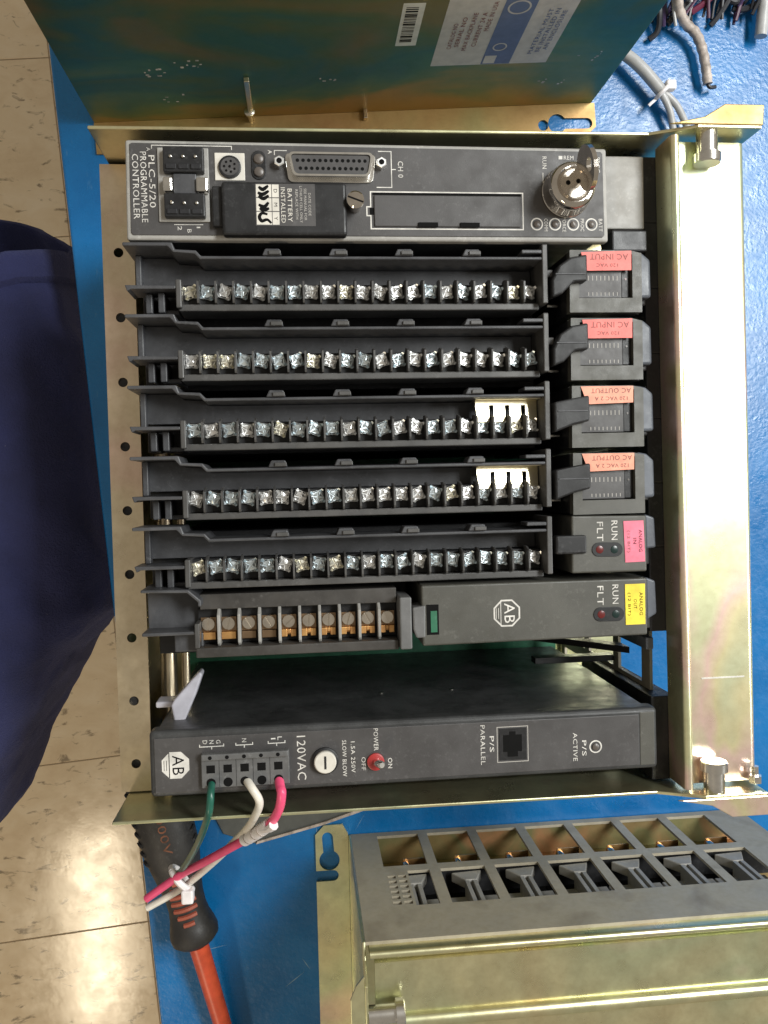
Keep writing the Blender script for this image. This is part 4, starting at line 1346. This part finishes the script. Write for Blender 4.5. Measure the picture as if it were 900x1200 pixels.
# what the openings show: copper tabs on the back sheet and plastic card guides
for i in range(8):
    x0 = 92.6 + i * 33.9
    if x0 + 28 > 351:
        continue
    MB().prism([(x0 + 10, -346), (x0 + 28.5, -346), (x0 + 28.5, -331), (x0 + 14, -331)], 36, 37).build('contact_shelf', 'copper', LC)
    MB().lathe((x0 + 15.5, -334, 37.1), (0, 0, 1), [(0, 2.2), (5, 2.2), (6.4, 1.2)], 12).build('screw', 'pewter', LC, smooth=True)
    if i == 0:
        MB().box(x0, x0 + 13.4, -331.6, -330.6, 60, 101).build('vent_backing', 'ink', LC)  # black sheet standing in for shade behind the vent holes
    # card guide: flared mouth and two thin rails
    g = MB().prism([(x0 + 7, 61), (x0 + 26, 59.6), (x0 + 21, 71), (x0 + 14, 71)], -336, -330.2, 'y').build('card_guide', 'guide', LC, 0.6)
    MB().box(x0 + 13.6, x0 + 16.2, -345, -330.4, 71.2, 101).build('guide_rail', 'guide', g, 0.3)
    MB().box(x0 + 18.4, x0 + 21.0, -345, -330.4, 71.2, 101).build('guide_rail', 'guide', g, 0.3)
    MB().box(x0 + .4, x0 + 33, -342, -339, 74, 86).build('cross_rail', 'guide', g, 0.4)
    MB().box(x0 + .2, x0 + 33.4, -362, -345.2, 56.5, 110).build('inner_block', 'ink', LC)  # near-black block painted for the unlit interior behind the openings
MB().box(76.6, 352, -520, -330.2, 2.4, 4).build('back_plate', 'gold', LC)
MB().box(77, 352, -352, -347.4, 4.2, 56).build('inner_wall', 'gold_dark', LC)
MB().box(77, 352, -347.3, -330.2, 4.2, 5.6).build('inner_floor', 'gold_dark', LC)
MB().box(77, 352, -347.3, -330.2, 53.5, 56).build('inner_shelf', 'black', LC)  # blackened so the lower openings look unlit
# left side plate with mounting tab
lp = MB().prism([(-327.9, 1), (-327.9, 134), (-336, 137), (-344, 147), (-372, 147), (-560, 147), (-560, 1)], 75, 73.4, 'x').build('side_plate', 'gold', LC, 0.5)
MB().prism([(73.3, -338), (69, -343), (66, -350), (66, -376), (73.3, -376)], 145.6, 147.2).build('ear_flange', 'gold', lp, 0.4)
vs, fs = punched([(51, -326.6), (57, -320.2), (69.6, -320.2), (73.2, -327), (73.2, -560), (51, -560), (51, -358.7)] + [(62.5 + 3.7 * math.cos(R(a_)), -355 + 3.7 * math.sin(R(a_))) for a_ in range(-90, 91, 20)] + [(51, -351.3)],
                 [keyhole(60.2, -344.4, 6.9, 59.2, -328.8, 3.7), keyhole(60.2, -530, 6.9, 59.2, -515, 3.7)], 1.8)
MB().add([(x, y, z + .3) for x, y, z in vs], fs).build('mounting_tab', 'gold', LC, 0.3)
MB().lathe((75.1, -361, 143), (1, 0, 0), [(0, 4.6), (14, 4.6), (14, 7.0), (18, 7.0), (18.6, 6.4)], 24).build('post', 'steel', lp, smooth=True)
# front bracket
lipb = [(-329.8, 112)] + [(-332.0 + 2.2 * math.cos(R(a_)), 139 + 2.2 * math.sin(R(a_))) for a_ in range(0, 181, 20)] + [(-334.2, 112)]
MB().prism(lipb, 76.8, 352, 'x').build('bracket_lip', 'gold', LC, smooth=True)
pr = [(-338.0, 114), (-338.0, 134.0), (-339.0, 135.2), (-366, 135.2)] + [(-370 + 4.0 * math.cos(R(a_)), 135.4 + 4.0 * math.sin(R(a_))) for a_ in range(0, 181, 15)] + [(-374.2, 128), (-375.4, 126.6), (-430, 126.6), (-430, 124.6), (-374, 124.6), (-372.4, 126.4), (-372, 133), (-340, 133), (-340, 114)]
MB().prism(pr, 79.5, 352, 'x').build('retaining_bracket', 'gold', LC, smooth=True)

# ================================================================== LOOSE CABLES, upper right
CA = thing('cable', (300, 170, 0), 'grey cable held by a white tie, splitting into two cores above the bracket', 'cable')
MB().tube([(252, 206, 9), (272, 196, 10), (284, 186, 11), (296, 173, 11), (299, 169.4, 11)], 4.0, 14).build('jacket', 'wire_grey', CA, smooth=True)
MB().tube([(298, 170.5, 10), (304, 160, 9), (308, 148, 6), (311, 135, 4)], 2.4, 10).build('core', 'wire_grey', CA, smooth=True)
MB().tube([(299, 171.5, 10), (309, 163, 9), (317, 152, 6), (324, 140, 4)], 2.4, 10).build('core', 'wire_grey', CA, smooth=True)
CT = thing('cable_tie', (300, 170, 4), 'white nylon tie around the grey cable at upper right', 'cable tie')
mb = MB()
c0, d0 = Vector((298.4, 170.4, 10.6)), Vector((12, -13, 0)).normalized()
s0 = d0.cross(Vector((0, 0, 1)))
mb.tube([c0 + (s0 * math.cos(R(a)) + Vector((0, 0, 1)) * math.sin(R(a))) * 4.9 for a in range(0, 361, 30)], 1.5, 8, 2)
mb.build('strap', 'nylon', CT, smooth=True)
MB().box(299.5, 306.5, 170.5, 177.0, 10, 16).build('tie_head', 'nylon', CT, 1.2)
MB().tube([(294.5, 166.4, 9), (291, 163.5, 9.4), (289.5, 162, 9)], 1.1, 8).build('tie_tail', 'nylon', CT)
CB = thing('cable', (325, 200, 0), 'tan shielded cable end curving down the blue bench', 'cable')
MB().tube([(304, 232, 22), (309, 223, 15), (316, 217, 10), (323.5, 211, 9), (328.5, 201, 8), (331, 188, 8), (332.5, 178.5, 7)], lambda t: 3.3 + 0.25 * math.sin(t * 70), 12, 8).build('jacket', 'wire_tan', CB, smooth=True)
MB().tube([(332.5, 179, 7), (334, 176.4, 7), (339, 177.6, 5)], 1.3, 8).build('bare_core', 'wire_black', CB, smooth=True)
CC = MB().tube([(373, 262, 14), (372.4, 240, 11), (371.6, 224, 9), (370.6, 211, 8)], 4.2, 12).build('cable', 'wire_grey', None, smooth=True)
tag(CC, 'short pale cable end at the far upper right corner', 'cable')
rng = random.Random(11)
WIRES = [('black', 'wire_black', [(296, 246, 14), (297, 226, 12), (298, 214, 6), (293, 209.5, 3)], 2.0, 'black wire end hooked back beside the green plate'),
         ('grey', 'wire_grey', [(300, 250, 20), (303, 234, 18), (306, 221, 14), (308, 214, 12)], 1.1, 'thin grey wire straddling the black ones, left one'),
         ('grey', 'wire_grey', [(304, 252, 22), (308, 236, 20), (311, 224, 14), (313, 216, 11)], 1.1, 'thin grey wire reaching the tan cable end'),
         ('grey', 'wire_grey', [(312, 252, 20), (315, 240, 18), (318, 229, 14)], 1.1, 'thin grey wire crossing the dark bundle at its middle'),
         ('black', 'wire_black', [(330, 250, 12), (322, 236, 10), (312, 226, 8), (305, 219, 5)], 2.4, 'thick black wire in the bundle, lowest one'),
         ('black', 'wire_black', [(338, 250, 14), (330, 240, 12), (320, 232, 10), (312, 224, 8)], 2.4, 'thick black wire in the bundle, middle one'),
         ('red', 'wire_red', [(346, 252, 14), (338, 239, 12), (329, 231, 9), (322, 227, 6)], 2.2, 'dark red wire in the bundle at top edge'),
         ('black', 'wire_black', [(356, 252, 12), (349, 238, 10), (342, 226, 6), (337, 220, 3)], 2.0, 'black wire end lying alone right of the bundle'),
         ('black', 'wire_black', [(366, 256, 8), (356, 240, 10), (352, 233, 9), (342, 240, 8), (338, 248, 8)], 2.2, 'black wire bent in a loop at top edge'),
         ('black', 'wire_black', [(380, 244, 8), (368, 233, 8), (359, 230, 6), (352, 231, 5)], 2.2, 'black wire lying flat beside the pale cable end')]
for nm, mt, path, r, lab in WIRES:
    o = MB().tube(path, r, 8).build('wire', mt, None, smooth=True)
    tag(o, lab, 'wire', 'loose wires at upper right')

for i in range(26):
    x0 = 292 + i * 3.3 + rng.uniform(-3, 3)
    yb = 232 - (x0 - 294) * 0.02 + rng.uniform(-10, 4) - (6 if x0 < 330 else 0)
    zt = rng.uniform(6, 20)
    p = [(x0 + rng.uniform(6, 26), 262, zt + 4), (x0 + rng.uniform(2, 14), 246, zt + 2), (x0 + rng.uniform(-4, 6), 238, zt * .8), (x0 + rng.uniform(-8, 2), yb, zt * .4 + 1)]
    o = MB().tube(p, rng.uniform(0.9, 1.5), 7).build('wire', rng.choice(['wire_black', 'wire_black', 'wire_maroon', 'wire_purple']), None, smooth=True)
    tag(o, 'thin dark wire in the tangle at the upper right corner', 'wire', 'thin wires of the tangle')

# ================================================================== SWEATSHIRT (worn by whoever stands at the bench)


def right_edge(Y):
    pts = [(112, -117), (80, -113), (56, -111), (29, -108), (12, -98), (-60, -90), (-172, -82.5), (-190, -102), (-206, -119), (-288, -166), (-345, -190)]
    for (ya, xa), (yb, xb) in zip(pts, pts[1:]):
        if yb <= Y <= ya:
            return xa + (xb - xa) * (ya - Y) / (ya - yb)
    return pts[0][1] if Y > pts[0][0] else pts[-1][1]


NU, NV = 96, 96
vs, fs = [], []
for j in range(NV + 1):
    tv_ = j / NV
    for i in range(NU):
        a = 2 * math.pi * i / NU                       # closed flattened tube: right edge, top, left, underside
        ce, se = math.cos(a), math.sin(a)
        ex = math.copysign(abs(ce) ** 0.7, ce)
        ez = math.copysign(abs(se) ** 0.8, se)
        hem = 84 - (28 if se > 0 else 50) * se + 2.5 * math.sin(3 * a)
        Y = hem + (-345 - hem) * tv_
        xr = right_edge(Y)
        half = (xr + 430) / 2
        x = xr - half + half * ex
        b_ = 74 + 30 * min(1, tv_ * 2.2)
        z = -72 + b_ * ez * (1.0 if ez > 0 else 1.0 + 1.4 * min(1, tv_ * 2))
        nz = noise.noise(Vector((x * .016, Y * .010, z * .012))) * 16 + noise.noise(Vector((x * .05 + Y * .02, Y * .014, z * .04))) * 6.0 + noise.noise(Vector((x * .11, Y * .06 + x * .05, z * .1))) * 2.0
        band = 5.0 * max(0, 1 - abs(tv_ - 0.055) / 0.012)
        roll = 2.5 * max(0, 1 - tv_ / 0.015)
        x -= max(0, ex) * (abs(nz) * .6 + band + roll)
        z += ez * (nz - band - roll)
        vs.append((x, Y, z))
for j in range(NV):
    for i in range(NU):
        a, b = j * NU + i, j * NU + (i + 1) % NU
        fs.append((a, b, b + NU, a + NU))
sw_ = MB().add(vs, fs).build('sweatshirt', 'cloth', None, smooth=True)
md = sw_.modifiers.new('thick', 'SOLIDIFY')
md.thickness = 3.5 * S
md.offset = 0
tag(sw_, 'dark navy sweatshirt hanging beside the left edge of the blue bench', 'sweatshirt')
